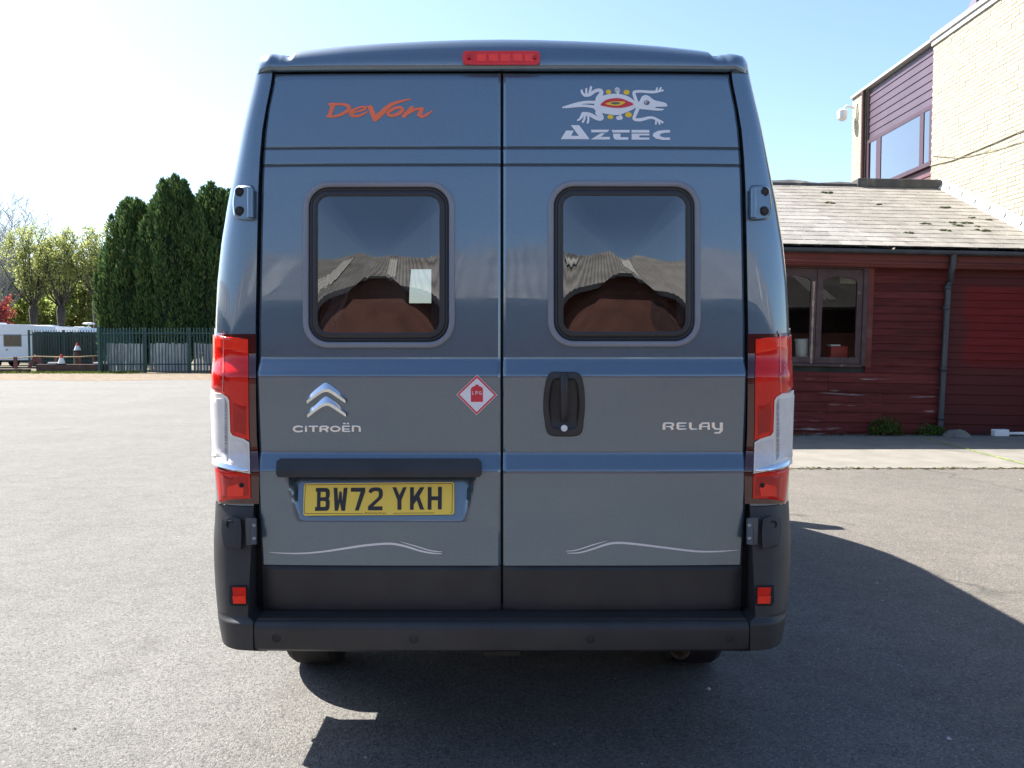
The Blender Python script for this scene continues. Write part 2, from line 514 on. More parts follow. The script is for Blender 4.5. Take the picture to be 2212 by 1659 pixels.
def PP(u, v, off=0.0):
    """frame coordinates -> point on the left rear corner surface"""
    Y = 0.05
    for _ in range(4):
        z = P(u, v, Y).z
        key = (round(z * 400), off)
        if key not in _cache:
            zk = key[0] / 400
            us = [proj(pillar(-1, zk, t, off))[0] for t in THS]
            _cache[key] = (us, min(range(len(THS)), key=lambda k: us[k]))
        us, km = _cache[key]; ths = THS
        if u <= us[km]: th = ths[km]
        elif u >= us[0]: th = 0.0
        else:
            k = next(k for k in range(km) if us[k] >= u >= us[k + 1])
            w = (us[k] - u) / (us[k] - us[k + 1] + 1e-9)
            th = ths[k] + w * (ths[k + 1] - ths[k])
        q = pillar(-1, z, th, off)
        Y = q.y
    if u > us[0] + 1: q = Vector((P(u, v, q.y).x, q.y, q.z))
    return q
mir = lambda pts: [(-p[0], p[1], p[2]) for p in pts]
def sided(s, verts, faces):
    return (verts, faces) if s < 0 else (mir(verts), [tuple(reversed(f)) for f in faces])

def rowpatch(poly, mapper, off, nr=18, nc=8, skirt=0.0):
    """fills a polygon that is one span per row with a fine grid following a curved surface"""
    vs = sorted(set([p[1] for p in poly]))
    v0, v1 = vs[0], vs[-1]
    rows_v = sorted(set([v0 + (v1 - v0) * i / nr for i in range(nr + 1)] + [min(max(v, v0 + .05), v1 - .05) for v in vs]))
    rows = []
    for v in rows_v:
        vv = min(max(v, v0 + 0.01), v1 - 0.01)
        xs = []
        for i in range(len(poly)):
            a, b = poly[i], poly[(i + 1) % len(poly)]
            if (a[1] - vv) * (b[1] - vv) < 0:
                xs.append(a[0] + (b[0] - a[0]) * (vv - a[1]) / (b[1] - a[1]))
        if len(xs) < 2: continue
        x0, x1 = min(xs), max(xs)
        rows.append([(x0 + (x1 - x0) * k / nc, v) for k in range(nc + 1)])
    verts, faces = [], []
    for r in rows: verts += [tuple(mapper(u, v, off)) for u, v in r]
    k = nc + 1
    for i in range(len(rows) - 1):
        for j in range(nc):
            q = i * k + j
            faces.append((q, q + k, q + k + 1, q + 1))
    if skirt is not None:
        ring = [j for j in range(k)] + [i * k + nc for i in range(1, len(rows))] + [(len(rows) - 1) * k + j for j in range(nc - 1, -1, -1)] + [i * k for i in range(len(rows) - 2, 0, -1)]
        flat = [q for r in rows for q in r]
        n = len(verts)
        verts += [tuple(mapper(*flat[i], skirt)) for i in ring]
        for a in range(len(ring)):
            b = (a + 1) % len(ring)
            faces.append((ring[a], ring[b], n + b, n + a))
    return verts, faces

# ---- body: the sides and roof lofted front to back
LEN = 5.95
H_t = lerp_table([(0.0, 2.40), (0.24, 2.445), (1.2, 2.50), (4.0, 2.50), (4.3, 2.43), (4.45, 2.33), (4.6, 2.18), (5.15, 1.42), (5.5, 1.22), (5.8, 1.02), (5.95, 0.80)])
tx_t = lerp_table([(0, 1.0), (4.6, 1.0), (5.3, 0.98), (5.6, 0.93), (5.8, 0.86), (5.95, 0.72)])
WHEELS = (1.06, 5.06)
def zb_t(Y):
    for w in WHEELS:
        if abs(Y - w) < 0.43: return max(0.34, 0.36 + math.sqrt(0.43 ** 2 - (Y - w) ** 2))
    return 0.34
def section(Y):
    H, tx, zb = H_t(Y), tx_t(Y), zb_t(Y)
    top = max(H - 0.13, zb + 0.05)
    pts = [((xs_t(min(max(z, 0.44), 2.44)) - (0.02 if z < 0.44 else 0)) * tx, z) for z in np.linspace(zb, top, 26)]
    x1 = pts[-1][0]
    for a in (0.35, 0.75, 1.15, 1.5):
        pts.append((x1 - 0.10 * (1 - math.cos(a)), top + 0.09 * math.sin(a)))
    for k in (0.85, 0.7, 0.5, 0.25, 0.0):
        pts.append((x1 * k * 0.97, H - 0.04 * k * k))
    pts = [(-x, z) for x, z in pts] + [(x, z) for x, z in reversed(pts[:-1])]
    return [(x, Y, z) for x, z in pts]
stY = sorted(set([0.24, 0.32, 0.5] + [round(w + d, 3) for w in WHEELS for d in np.linspace(-0.43, 0.43, 17)] + [1.8, 2.4, 3.0, 3.6, 4.0, 4.15, 4.3, 4.38, 4.45, 4.52, 4.6, 5.15, 5.3, 5.5, 5.62, 5.72, 5.8, 5.88, 5.95]))
secs = [section(Y) for Y in stY]
nP = len(secs[0])
bv = [p for s_ in secs for p in s_]
bf, wf, gf = [], [], []
for i in range(len(secs) - 1):
    for j in range(nP - 1):
        q = (i * nP + j, (i + 1) * nP + j, (i + 1) * nP + j + 1, i * nP + j + 1)
        c = sum((Vector(bv[k]) for k in q), Vector()) / 4
        if 4.55 < c.y < 5.12 and abs(c.x) < 0.83 and 29 <= j <= nP - 31: wf.append(q)
        elif 3.7 < c.y < 4.75 and 1.32 < c.z < min(1.95, H_t(c.y) - 0.16) and (j < 25 or j > nP - 27): gf.append(q)
        else: bf.append(q)
bf.append(tuple(range((len(secs) - 1) * nP, len(secs) * nP)))
def sub(faces):
    ids = sorted({i for f in faces for i in f}); mp = {k: i for i, k in enumerate(ids)}
    return [bv[i] for i in ids], [tuple(mp[i] for i in f) for f in faces]
mesh_obj('body', *sub(bf), M['van_paint'], VAN, True, 40)
mesh_obj('windscreen', *sub(wf), M['wind_glass'], VAN, True)
for sgn in (-1, 1):
    ff = [f for f in gf if bv[f[0]][0] * sgn > 0]
    mesh_obj('cab_window', *sub(ff), M['van_glass'], VAN, True)

# ---- rear corners
for s in (-1, 1):
    def strip(z0, z1, n, name, m):
        zs = np.linspace(z0, z1, n)
        if name == 'bumper_corner': zs = sorted(set(list(zs) + [SILL - 0.006, SILL - 0.002, SILL + 0.004, SILL + 0.009, SILL + 0.013, SILL + 0.02]))
        ths = [0.0] + [math.pi / 2 * (k / 16) for k in range(1, 17)]
        rows = []
        for z in zs:
            r = [pillar(s, z, t) for t in ths]
            r = [Vector((r[0].x + 0.002 * s, r[0].y + (0.05 if name != 'bumper_corner' else 0.13), z))] + r
            rows.append(r)
        if name == 'bumper_corner':      # rolls under at the bottom
            rows.insert(0, [Vector((p.x * 0.965, p.y + 0.05, p.z - 0.02)) for p in rows[0]])
            rows.insert(0, [Vector((p.x * 0.94, p.y + 0.12, p.z - 0.004)) for p in rows[0]])
        mb = MB().grid(rows if s > 0 else [list(reversed(r)) for r in rows])
        return mb.build(name, m, VAN, True, 45)
    ptop = zz(140, 0.12)
    strip(zz(1092), ptop, 60, 'corner_pillar', M['van_paint'])
    strip(zz(1403, -0.08), zz(1093.5), 36, 'bumper_corner', M['black_plastic'])

# ---- roof header above the doors
zt_t = lerp_table([(0.0, 85), (0.12, 86), (0.25, 89), (0.4, 94), (0.52, 100), (0.62, 107), (0.665, 110.5), (0.685, 113), (0.697, 122), (0.710, 124), (0.724, 119.5), (0.745, 118.5), (0.79, 119), (0.83, 121), (0.86, 124)])
def header():
    ths = [math.pi / 2 * k / 14 for k in range(15)]
    zlo, zmid = zz(151, 0.09), zz(130, 0.10)
    xin = xi_t(zlo)
    plan = []
    for x in sorted(set(list(np.linspace(-xin, xin, 121)) + [0.67 * s for s in (-1, 1)] + [s * k for s in (-1, 1) for k in (0.685, 0.69, 0.697, 0.705, 0.712, 0.718, 0.725)])):
        if abs(x) < xin - 0.001: plan.append((Vector((x, Yd0(zlo) + crown(x) + 0.012)), Vector((0, -1)), None))
    for s in (-1, 1):
        seq = []
        for t in ths:
            a, b = pillar(s, zlo, t), pillar(s, zlo, t, 0.02)
            seq.append((Vector((a.x, a.y)), Vector((b.x - a.x, b.y - a.y)).normalized(), (s, t)))
        plan = (plan + seq) if s > 0 else (list(reversed(seq)) + plan)
    rows = []
    for k in range(13):
        row = []
        for p, n, sd in plan:
            vt = zt_t(abs(p.x))
            zt = zz(vt, 0.16)
            prof = [(zlo + 0.012, -0.02), (zlo - 0.002, -0.005), (zlo - 0.004, 0.012), (zlo + 0.002, 0.022), (zlo + 0.012, 0.025)]
            h = zt - (zlo + 0.012)
            prof += [(zlo + 0.012 + h * a, b) for a, b in ((0.25, 0.021), (0.5, 0.012), (0.72, -0.004), (0.88, -0.024), (0.97, -0.05), (1.0, -0.085))]
            prof += [(zt - 0.004, -0.13), (zt - 0.012, -0.19)]
            z, o = prof[k]
            f = min(1, max(0, 1 + n.y)) ; f = f ** 0.5 if f > 0 else 0
            if o > 0: o *= (1 - min(1, 1.6 * f))
            q = p
            if sd:
                w = pillar(sd[0], min(z, zlo + 0.10), sd[1]); q = Vector((w.x, w.y))
            row.append(Vector((q.x + n.x * o, q.y + n.y * o, z)))
        rows.append(row)
    return MB().grid(rows).build('roof_header', M['van_paint'], VAN, True, 60)
HEAD = header()
# roof sheet that closes the space between header and body
MB().grid([[Vector((x, Y, 2.33 + 0.06 * (1 - (x / 0.8) ** 2) - 0.0)) for x in np.linspace(-0.76, 0.76, 15)] for Y in (0.12, 0.2, 0.35)]).build('roof_panel', M['van_paint'], VAN, True)

# high brake light
def brake_light():
    def mp(u, v, off):
        p = P(u, v, 0.075 - off + 0.03 * (abs(u - 1083) / 84) ** 6 * 0.3)
        return p
    pts = [(1004, 110), (1162, 110), (1167, 117), (1166, 136), (1160, 140), (1006, 140), (1000, 136), (999, 117)]
    v, f = rowpatch(pts, mp, 0.02, 6, 20, -0.02)
    b = mesh_obj('high_brake_light', v, f, M['lens_red'], VAN)
    bevel(b, 0.004)
    for u in (1012, 1155):
        c = P(u, 123, 0.052)
        MB().lathe((c.x, c.y, c.z), [(0.001, -0.004), (0.006, -0.004), (0.007, 0.004)], 'y', 12).build('screw', M['lens_deep'], b)
    for k in range(5):
        u = 1030 + k * 26
        q = [mp(u, 116, 0.0215), mp(u + 20, 116, 0.0215), mp(u + 20, 132, 0.0215), mp(u, 132, 0.0215)]
        mesh_obj('lens_cell', q, [(0, 3, 2, 1)], M['lens_bright'], b)
brake_light()

# ---- plate recess in the left door
zr0, zr1 = zz(1026), zz(1126)
def rec(x, z):
    if z < zr1 or z > zr0 + 0.004: return 0.0
    k = (z - zr1) / (zr0 - zr1)
    u0, u1 = 640 - 16 * k, 1010 + 16 * k
    xa, xb = P(u0, 1080, 0).x, P(u1, 1080, 0).x
    e = min(x - xa, xb - x)
    sm = min(max((e + 0.004) / 0.022, 0), 1); sm = sm * sm * (3 - 2 * sm)
    kk = min(k, 1.0)
    return 0.046 * kk * sm

def door(s):
    z0, z1 = zz(1221), zz(157, 0.085)
    zs = list(np.arange(z0, z1, 0.012)) + [z1]
    for v in (1018, 1012, 1006, 992, 985, 979, 812, 806, 800, 788, 782, 776): zs.append(zz(v))
    for g in GROOVES: zs += [g + k for k in (-0.009, -0.0055, -0.003, 0, 0.003, 0.0055, 0.009)]
    if s < 0: zs += list(np.linspace(zr1 - 0.006, zr0 + 0.012, 26))
    zs = sorted(set(round(z, 4) for z in zs))
    nx = 100
    wn_px = (655, 983, 392, 752) if s < 0 else (1183, 1513, 390, 750)
    wa, wb = PD(wn_px[0], wn_px[2]), PD(wn_px[1], wn_px[3])
    wx0, wx1, wz0, wz1 = wa.x + 0.03, wb.x - 0.03, wb.z + 0.03, wa.z - 0.03
    V, faces = [], []
    for z in zs:
        for k in range(nx + 1):
            a = k / nx
            x = s * (0.0042 + a * (xd(z) - 0.0042))
            y = Yd0(z) + crown(x)
            if s < 0: y += rec(x, z)
            for g in GROOVES:
                d = abs(z - g)
                if d < 0.0056: y += 0.006 * (1 - d / 0.0056)
            # pressed shoulder round the window, and rolled edges
            e = min(abs(x) - 0.0042, xd(z) - abs(x), z - z0 + 0.02, z1 - z)
            if e < 0.008: y += 0.006 * (1 - e / 0.008) ** 2
            V.append((x, y, z))
    k = nx + 1
    for i in range(len(zs) - 1):
        for j in range(nx):
            c0, c1 = V[i * k + j], V[(i + 1) * k + j + 1]
            cx, cz = (c0[0] + c1[0]) / 2, (c0[2] + c1[2]) / 2
            if wx0 < cx < wx1 and wz0 < cz < wz1: continue
            q = i * k + j
            faces.append((q, q + 1, q + k + 1, q + k) if s > 0 else (q + 1, q, q + k, q + k + 1))
    # returns at the rim
    ring = [j for j in range(k)] + [i * k + nx for i in range(1, len(zs))] + [(len(zs) - 1) * k + j for j in range(nx - 1, -1, -1)] + [i * k for i in range(len(zs) - 2, 0, -1)]
    n = len(V)
    V += [(V[i][0], V[i][1] + 0.03, V[i][2]) for i in ring]
    for a in range(len(ring)):
        b = (a + 1) % len(ring)
        f = (ring[a], n + a, n + b, ring[b])
        faces.append(f if s > 0 else f[::-1])
    o = mesh_obj('rear_door', V, faces, M['van_paint'], VAN, True, 35)
    o['label'] = 'door with number plate recess and maker emblem' if s < 0 else 'door with black handle and lizard emblem'
    # black lower cladding
    z0b, z1b = zz(1326), zz(1222.5)
    rows = []
    for z in list(np.linspace(z0b, z1b, 14)):
        r = []
        for a in np.linspace(0, 1, 30):
            x = s * (0.0042 + a * (xd(z) - 0.0042))
            e = min(abs(x) - 0.0042, xd(z) - abs(x), z - z0b, z1b - z)
            r.append((x, Yd0(z) + crown(x) - 0.004 + (0.01 * (1 - e / 0.01) ** 2 if e < 0.01 else 0), z))
        r = [(r[0][0], r[0][1] + 0.03, z)] + r + [(r[-1][0], r[-1][1] + 0.03, z)]
        rows.append(r)
    MB().grid(rows if s > 0 else [r[::-1] for r in rows]).build('lower_cladding', M['black_plastic'], o, True, 35)
    return o, wn_px
DL, wl = door(-1)
DR, wr = door(1)

# dark seals behind the door gaps
sl = MB()
sl.box(-0.03, 0.03, 0.11, 0.125, zz(1326), zz(150))
rows_l = []
for z in np.linspace(zz(1340), zz(140, .09), 40):
    rows_l.append([(-xi_t(z) - 0.03, Yd0(z) + 0.05, z), (-xd(z) + 0.05, Yd0(z) + 0.05, z)])
sl.grid(rows_l); sl.grid([[(-a[0], a[1], a[2]) for a in r[::-1]] for r in rows_l])
sl.grid([[(x, 0.13, zz(146, .09) + d) for x in np.linspace(-0.8, 0.8, 9)] for d in (-0.04, 0.05)])
# centre seal strip close behind the gap, following the door profile
sl.grid([[(-0.016, Yd0(z) + 0.026, z), (0.016, Yd0(z) + 0.026, z)] for z in np.linspace(zz(1326), zz(150, .085), 60)])
sl.build('door_seal', M['gap_black'], VAN)

# ---- windows in the doors
def rr(cx, cz, w, h, r, n=9):
    out = []
    for (sx, sz, a0) in ((1, 1, 0), (-1, 1, 90), (-1, -1, 180), (1, -1, 270)):
        for k in range(n):
            a = R(a0 + 90 * k / (n - 1))
            out.append((cx + sx * (w / 2 - r) + r * math.cos(a), cz + sz * (h / 2 - r) + r * math.sin(a)))
    return out
def ring_loft(cx, cz, w, h, r, prof, name, m, parent, base=DW):
    loops = []
    for ins, out in prof:
        rr_ = max(r - ins, 0.006)
        loops.append([base(x, z, out) for x, z in rr(cx, cz, w - 2 * ins, h - 2 * ins, rr_)])
    n = len(loops[0])
    V = [p for l in loops for p in l]
    Fc = [(i * n + j, i * n + (j + 1) % n, (i + 1) * n + (j + 1) % n, (i + 1) * n + j) for i in range(len(loops) - 1) for j in range(n)]
    return mesh_obj(name, V, [f[::-1] for f in Fc], m, parent, True, 50)
def window(dr, px):
    a, b = PD(px[0], px[2]), PD(px[1], px[3])
    cx, cz, w, h = (a.x + b.x) / 2, (a.z + b.z) / 2, b.x - a.x, a.z - b.z
    fr = ring_loft(cx, cz, w, h, 0.085, [(0, -0.004), (0.0005, 0.006), (0.004, 0.010), (0.012, 0.011), (0.018, 0.009), (0.0205, 0.004), (0.0215, -0.003)], 'window_frame', M['trim_grey'], dr)
    ring_loft(cx, cz, w - 0.040, h - 0.040, 0.066, [(0, -0.006), (0.001, 0.005), (0.006, 0.009), (0.012, 0.006), (0.014, 0.010), (0.024, 0.013), (0.030, 0.011), (0.032, 0.002), (0.034, -0.02)], 'rubber_seal', M['rubber'], fr)
    # acrylic pane, blown slightly outwards with its usual wobble
    W2, H2 = w - 0.094, h - 0.098
    loops = []
    ks = [1.0, 0.985, 0.96, 0.92, 0.86, 0.78, 0.68, 0.56, 0.42, 0.28, 0.14]
    V = []
    for k in ks:
        for x, z in rr(cx, cz - 0.002, W2 * k, H2 * k, 0.042 * k):
            dx, dz = (x - cx) / (W2 / 2), (z - cz) / (H2 / 2)
            q = 1 if px[0] < 1000 else -1
            bul = 0.0105 * (1 - dx ** 2) * (1 - dz ** 2) + 0.003 * (1 - dx ** 4) * (1 - dz ** 4) + 0.0006 * math.sin(dx * 3.1 * q + dz * 2.3 + 0.7 * q) * (1 - dx * dx)
            V.append(DW(x, z, 0.008 + bul))
    n = 36
    Fc = [(i * n + j, (i + 1) * n + j, (i + 1) * n + (j + 1) % n, i * n + (j + 1) % n) for i in range(len(ks) - 1) for j in range(n)]
    V.append(DW(cx, cz, 0.008 + 0.0135)); c = len(V) - 1
    Fc += [((len(ks) - 1) * n + j, c, (len(ks) - 1) * n + (j + 1) % n) for j in range(n)]
    mesh_obj('window_pane', V, Fc, M['van_glass'], fr, True)
    # pleated blind cassette on the right hand side
    cb = MB()
    x = cx + W2 / 2 - 0.018
    cb.grid([[DW(x + dx, z, -0.015 - 0.012 * math.cos(dx * 200)) for dx in np.linspace(-0.013, 0.013, 7)] for z in np.linspace(cz - H2 / 2 + 0.03, cz + H2 / 2 - 0.05, 8)])
    cb.build('blind_cassette', M['trim_grey'], fr, True)
window(DL, wl)
window(DR, wr)

# ---- interior seen through the tinted panes
it = lambda name, m, *b: bevel(MB().box(*b).build(name, M[m], VAN), 0.01)
it('bed_cushion', 'cushion', -0.85, 0.85, 0.20, 1.9, 0.75, 1.0)
it('bed_base', 'furniture', -0.86, 0.86, 0.20, 1.9, 0.5, 0.75)
def bulkhead(name, x_in, z0, z1, Y):
    """panel fitted against the curved inside of the body"""
    sg = 1 if x_in > -0.5 and name == 'wardrobe' else -1
    rows = []
    for z in np.linspace(z0, z1, 60):
        xo = xs_t(min(z, 2.3)) - 0.0015
        rows.append([(x_in + (sg * xo - x_in) * k / 6, Y, z) for k in range(7)])
    o = MB().grid(rows).build(name, M['furniture'], VAN)
    md = o.modifiers.new('thickness', 'SOLIDIFY'); md.thickness = 0.02
bulkhead('wardrobe', -0.42, 0.5, 2.36, 2.5)
bulkhead('kitchen_unit', -0.42, 0.5, 1.66, 2.5)
bulkhead('overhead_locker', -0.42, 1.865, 2.36, 2.5)
it('locker', 'furniture', -0.76, -0.50, 0.3, 2.6, 2.06, 2.28)
it('locker', 'furniture', 0.50, 0.76, 0.3, 2.6, 2.06, 2.28)
it('headrest', 'cushion', -0.50, -0.28, 3.9, 4.0, 1.5, 1.74)
it('driver_seat', 'cushion', -0.62, -0.15, 3.85, 4.0, 0.9, 1.5)
it('interior_lining', 'lining', -0.80, -0.79, 0.3, 4.0, 0.6, 2.0)
# curtains bunched in the lower corner of the left window
def curtain(x0, x1, zb, zt, Y, lean):
    rows = []
    for k, z in enumerate(np.linspace(zb, zt, 10)):
        rows.append([(x + lean * (k / 9) ** 1.4, Y + 0.012 * math.sin(x * 160), z) for x in np.linspace(x0, x1 - 0.03 * k / 9, 22)])
    MB().grid(rows).build('curtain', M['curtain'], VAN, True)
curtain(-0.66, -0.57, 1.40, 1.62, 0.17, 0.09)
curtain(-0.232, -0.200, 1.40, 1.56, 0.17, 0.012)

# ---- plate garnish and number plate
PDR = lambda u, v, out=0.0: PD(u, v, out, rec)
gpoly = [(606, 990), (1032, 990), (1040, 996), (1041, 1028), (1036, 1031), (600, 1031), (596, 1027), (597, 996)]
v, f = rowpatch(gpoly, PD, 0.024, 6, 24, -0.01)
g = mesh_obj('plate_handle', v, f, M['black_plastic'], DL); bevel(g, 0.005, 3)
pc = T(740, 1190, 5.267)
TL, TR, BL, BR = pc(105, 99), pc(2085, 80), pc(95, 523), pc(2085, 508)
c0, c1 = PDR(819, 1045, 0.012), PDR(819, 1110, 0.010)
PLN = (c1.y - c0.y) / (c1.z - c0.z)
def PL(u, v, out=0.0):
    Y = 0.0
    for _ in range(5):
        z = P(u, v, Y).z
        Y = c0.y + PLN * (z - c0.z) - out
    return P(u, v, Y)
def bil(a, b):
    t = [TL[i] + (TR[i] - TL[i]) * a for i in (0, 1)]; q = [BL[i] + (BR[i] - BL[i]) * a for i in (0, 1)]
    return (t[0] + (q[0] - t[0]) * b, t[1] + (q[1] - t[1]) * b)
def rp(w, h, r, n=6):     # rounded rectangle loop in unit coordinates of the plate
    return [bil(x / 1.0, z / 1.0) for x, z in [(0.5 + px_ / 520.0, 0.5 + pz / 111.0) for px_, pz in rr(0, 0, w, h, r, n)]]
outer = rp(520, 111, 9)
V = [PL(u, v, 0.003) for u, v in outer] + [PL(u, v, -0.004) for u, v in outer]
n = len(outer)
PLATE = mesh_obj('number_plate', V, [tuple(range(n))] + [(i, n + i, n + (i + 1) % n, (i + 1) % n) for i in range(n)], M['plate_yellow'], DL)

def flat(polys, mapper, out, side=None):
    """filled polygon (first loop) with holes; side = depth of its rim"""
    loops = [[Vector((p[0], p[1], 0)) for p in l] for l in polys]
    tris = tessellate_polygon(loops)
    fl = [p for l in loops for p in l]
    V = [tuple(mapper(p.x, p.y, out)) for p in fl]
    Fc = []
    for t in tris:
        a, b, c = (fl[i] for i in t)
        cr = (b.x - a.x) * (c.y - a.y) - (b.y - a.y) * (c.x - a.x)
        Fc.append(tuple(t) if cr < 0 else tuple(reversed(t)))
    if side is not None:
        n0 = 0
        for l in loops:
            n = len(V)
            V += [tuple(mapper(p.x, p.y, side)) for p in l]
            for i in range(len(l)):
                j = (i + 1) % len(l)
                Fc.append((n0 + i, n0 + j, n + j, n + i))
            n0 += len(l)
    return V, Fc
def spl(pts, closed=True, n=6):
    out = []; L = len(pts)
    rng_ = range(L) if closed else range(L - 1)
    for i in rng_:
        p = [pts[(i + k) % L] if closed else pts[min(max(i + k, 0), L - 1)] for k in (-1, 0, 1, 2)]
        for k in range(n):
            t = k / n
            out.append(tuple(0.5 * (2 * p[1][d] + (p[2][d] - p[0][d]) * t + (2 * p[0][d] - 5 * p[1][d] + 4 * p[2][d] - p[3][d]) * t * t + (3 * p[1][d] - p[0][d] - 3 * p[2][d] + p[3][d]) * t ** 3) for d in (0, 1)))
    if not closed: out.append(tuple(pts[-1]))
    return out
def stroke(pts, w, smooth=True, closed=False, caps=True):
    """outline strip of a brush stroke: list of (left, right) pairs"""
    if smooth: 
        ws = w if isinstance(w, (list, tuple)) else [w] * len(pts)
        p3 = [(p[0], p[1]) for p in pts]
        s_ = spl(p3, closed, 6)
        k = np.linspace(0, len(ws) - (0 if closed else 1), len(s_))
        ww = np.interp(k, range(len(ws) + (1 if closed else 0)), list(ws) + ([ws[0]] if closed else []))
        pts = s_
    else:
        ww = w if isinstance(w, (list, tuple)) else [w] * len(pts)
        pts = list(pts)
    if closed: pts = pts + [pts[0]]; ww = list(ww) + [ww[0]]
    out = []
    L = len(pts)
    for i in range(L):
        a = Vector(pts[i - 1]) if i else (Vector(pts[-2]) if closed else Vector(pts[0]))
        b = Vector(pts[i])
        c = Vector(pts[i + 1]) if i < L - 1 else (Vector(pts[1]) if closed else Vector(pts[-1]))
        d0 = (b - a).normalized() if (b - a).length > 1e-6 else (c - b).normalized()
        d1 = (c - b).normalized() if (c - b).length > 1e-6 else d0
        n0, n1 = Vector((-d0.y, d0.x)), Vector((-d1.y, d1.x))
        nm = n0 + n1
        nm = nm.normalized() if nm.length > 1e-6 else n0
        k = 1 / max(0.5, nm.dot(n0))
        out.append((b + nm * ww[i] / 2 * k, b - nm * ww[i] / 2 * k))
    return out
def strokes(name, lst, tr, mapper, m, parent, out, step=0.00003, rim=None, ridge=None):
    """brush strokes joined into one flat (or ridged) marking"""
    mb = MB()
    for i, (pts, w, *o) in enumerate(lst):
        o = o[0] if o else {}
        st = stroke(pts, w, **o)
        h = out + i * step
        A = [mapper(*tr(*a), h) for a, b in st]; B = [mapper(*tr(*b), h) for a, b in st]
        if ridge:
            C = [mapper(*tr(*((a + b) / 2)), h + ridge) for a, b in st]
            rows = [[mapper(*tr(*a), rim or 0) for a, b in st], A, C, B, [mapper(*tr(*b), rim or 0) for a, b in st]]
        else: rows = [A, B]
        mb.grid(rows)
        if ridge and not o.get('closed'):
            n = len(mb.v); k = len(st)
            base = n - 5 * k
            for e in (0, k - 1): mb.f.append(tuple(base + r * k + e for r in range(5)))
        elif not ridge:
            for e in (0, -1):
                if o.get('closed'): break
                a, b = st[e]; c = (a + b) / 2; rad = (a - b).length / 2
                if rad < 1.0 or not o.get('caps', True): continue
                ring = [mapper(*tr(c.x + rad * math.cos(q), c.y + rad * math.sin(q)), h + step / 2) for q in np.linspace(0, 2 * math.pi, 13)[:-1]]
                mb.add(ring, [tuple(range(12))])
    return mb.build(name, m, parent)

letters = {
 'B': [[(262,157),(405,157),(436,175),(445,205),(445,265),(430,298),(445,335),(440,420),(425,448),(405,458),(250,460),(252,408),(275,405),(278,208),(260,205)], [(325,208),(382,208),(393,222),(392,268),(382,280),(322,280)], [(322,330),(380,330),(392,345),(390,395),(378,407),(320,407)]],
 'W': [[(495,155),(545,155),(555,330),(572,205),(600,205),(610,330),(628,155),(680,155),(645,458),(598,458),(577,350),(553,458),(510,458)]],
 '7': [[(722,155),(912,155),(912,205),(825,455),(775,455),(850,208),(722,208)]],
 '2': [[(955,212),(962,182),(985,160),(1030,150),(1095,152),(1130,172),(1143,205),(1143,260),(1125,298),(1015,400),(1138,400),(1138,452),(948,452),(948,400),(1080,280),(1090,255),(1090,215),(1078,200),(1040,198),(1012,205),(995,228)]],
 'Y': [[(1270,148),(1318,148),(1362,250),(1410,148),(1458,148),(1388,320),(1388,445),(1335,445),(1335,320)]],
 'K': [[(1502,148),(1552,148),(1552,270),(1635,148),(1692,148),(1625,268),(1688,442),(1632,442),(1590,320),(1550,375),(1548,445),(1500,445)]],
 'H': [[(1735,145),(1785,145),(1785,268),(1870,268),(1870,143),(1922,143),(1918,440),(1868,440),(1868,318),(1785,320),(1783,443),(1733,443)]]}
for ch, pl in letters.items():
    mesh_obj('plate_character', *flat([[pc(*p) for p in l] for l in pl], PL, 0.0042, 0.003), M['plate_black'], PLATE)
bl = [(135,495),(112,490),(108,470),(124,140),(130,120),(150,116),(2040,98),(2056,106),(2060,125),(2055,470),(2048,484),(2030,487)]
strokes('plate_border', [(bl, 6, dict(smooth=False, caps=False)), ([(135,495),(885,494)], 6, dict(smooth=False, caps=False)), ([(1280,491),(1820,486)], 6, dict(smooth=False, caps=False))], pc, PL, M['plate_black'], PLATE, 0.0036)
def small_text(body, u0, u1, v0, v1, mapper, out, name, m, parent):
    cu = bpy.data.curves.new('text', 'FONT'); cu.body = body; cu.resolution_u = 2
    ob = bpy.data.objects.new('text', cu); COL.objects.link(ob)
    dg = bpy.context.evaluated_depsgraph_get()
    me = bpy.data.meshes.new_from_object(ob.evaluated_get(dg))
    bpy.data.objects.remove(ob)
    vs = np.array([v.co[:] for v in me.vertices]); fs = [tuple(p.vertices) for p in me.polygons]
    lo, hi = vs.min(0), vs.max(0)
    V = []
    for q in vs:
        a, b = (q[0] - lo[0]) / (hi[0] - lo[0]), (q[1] - lo[1]) / (hi[1] - lo[1])
        V.append(mapper(u0 + (u1 - u0) * a, v1 + (v0 - v1) * b, out))
    return mesh_obj(name, V, fs, m, parent)
q0, q1 = pc(910, 474), pc(1185, 500)
small_text('Bristol Street Motors', q0[0], q1[0], q0[1], q1[1], PL, 0.0038, 'plate_lettering', M['plate_black'], PLATE)

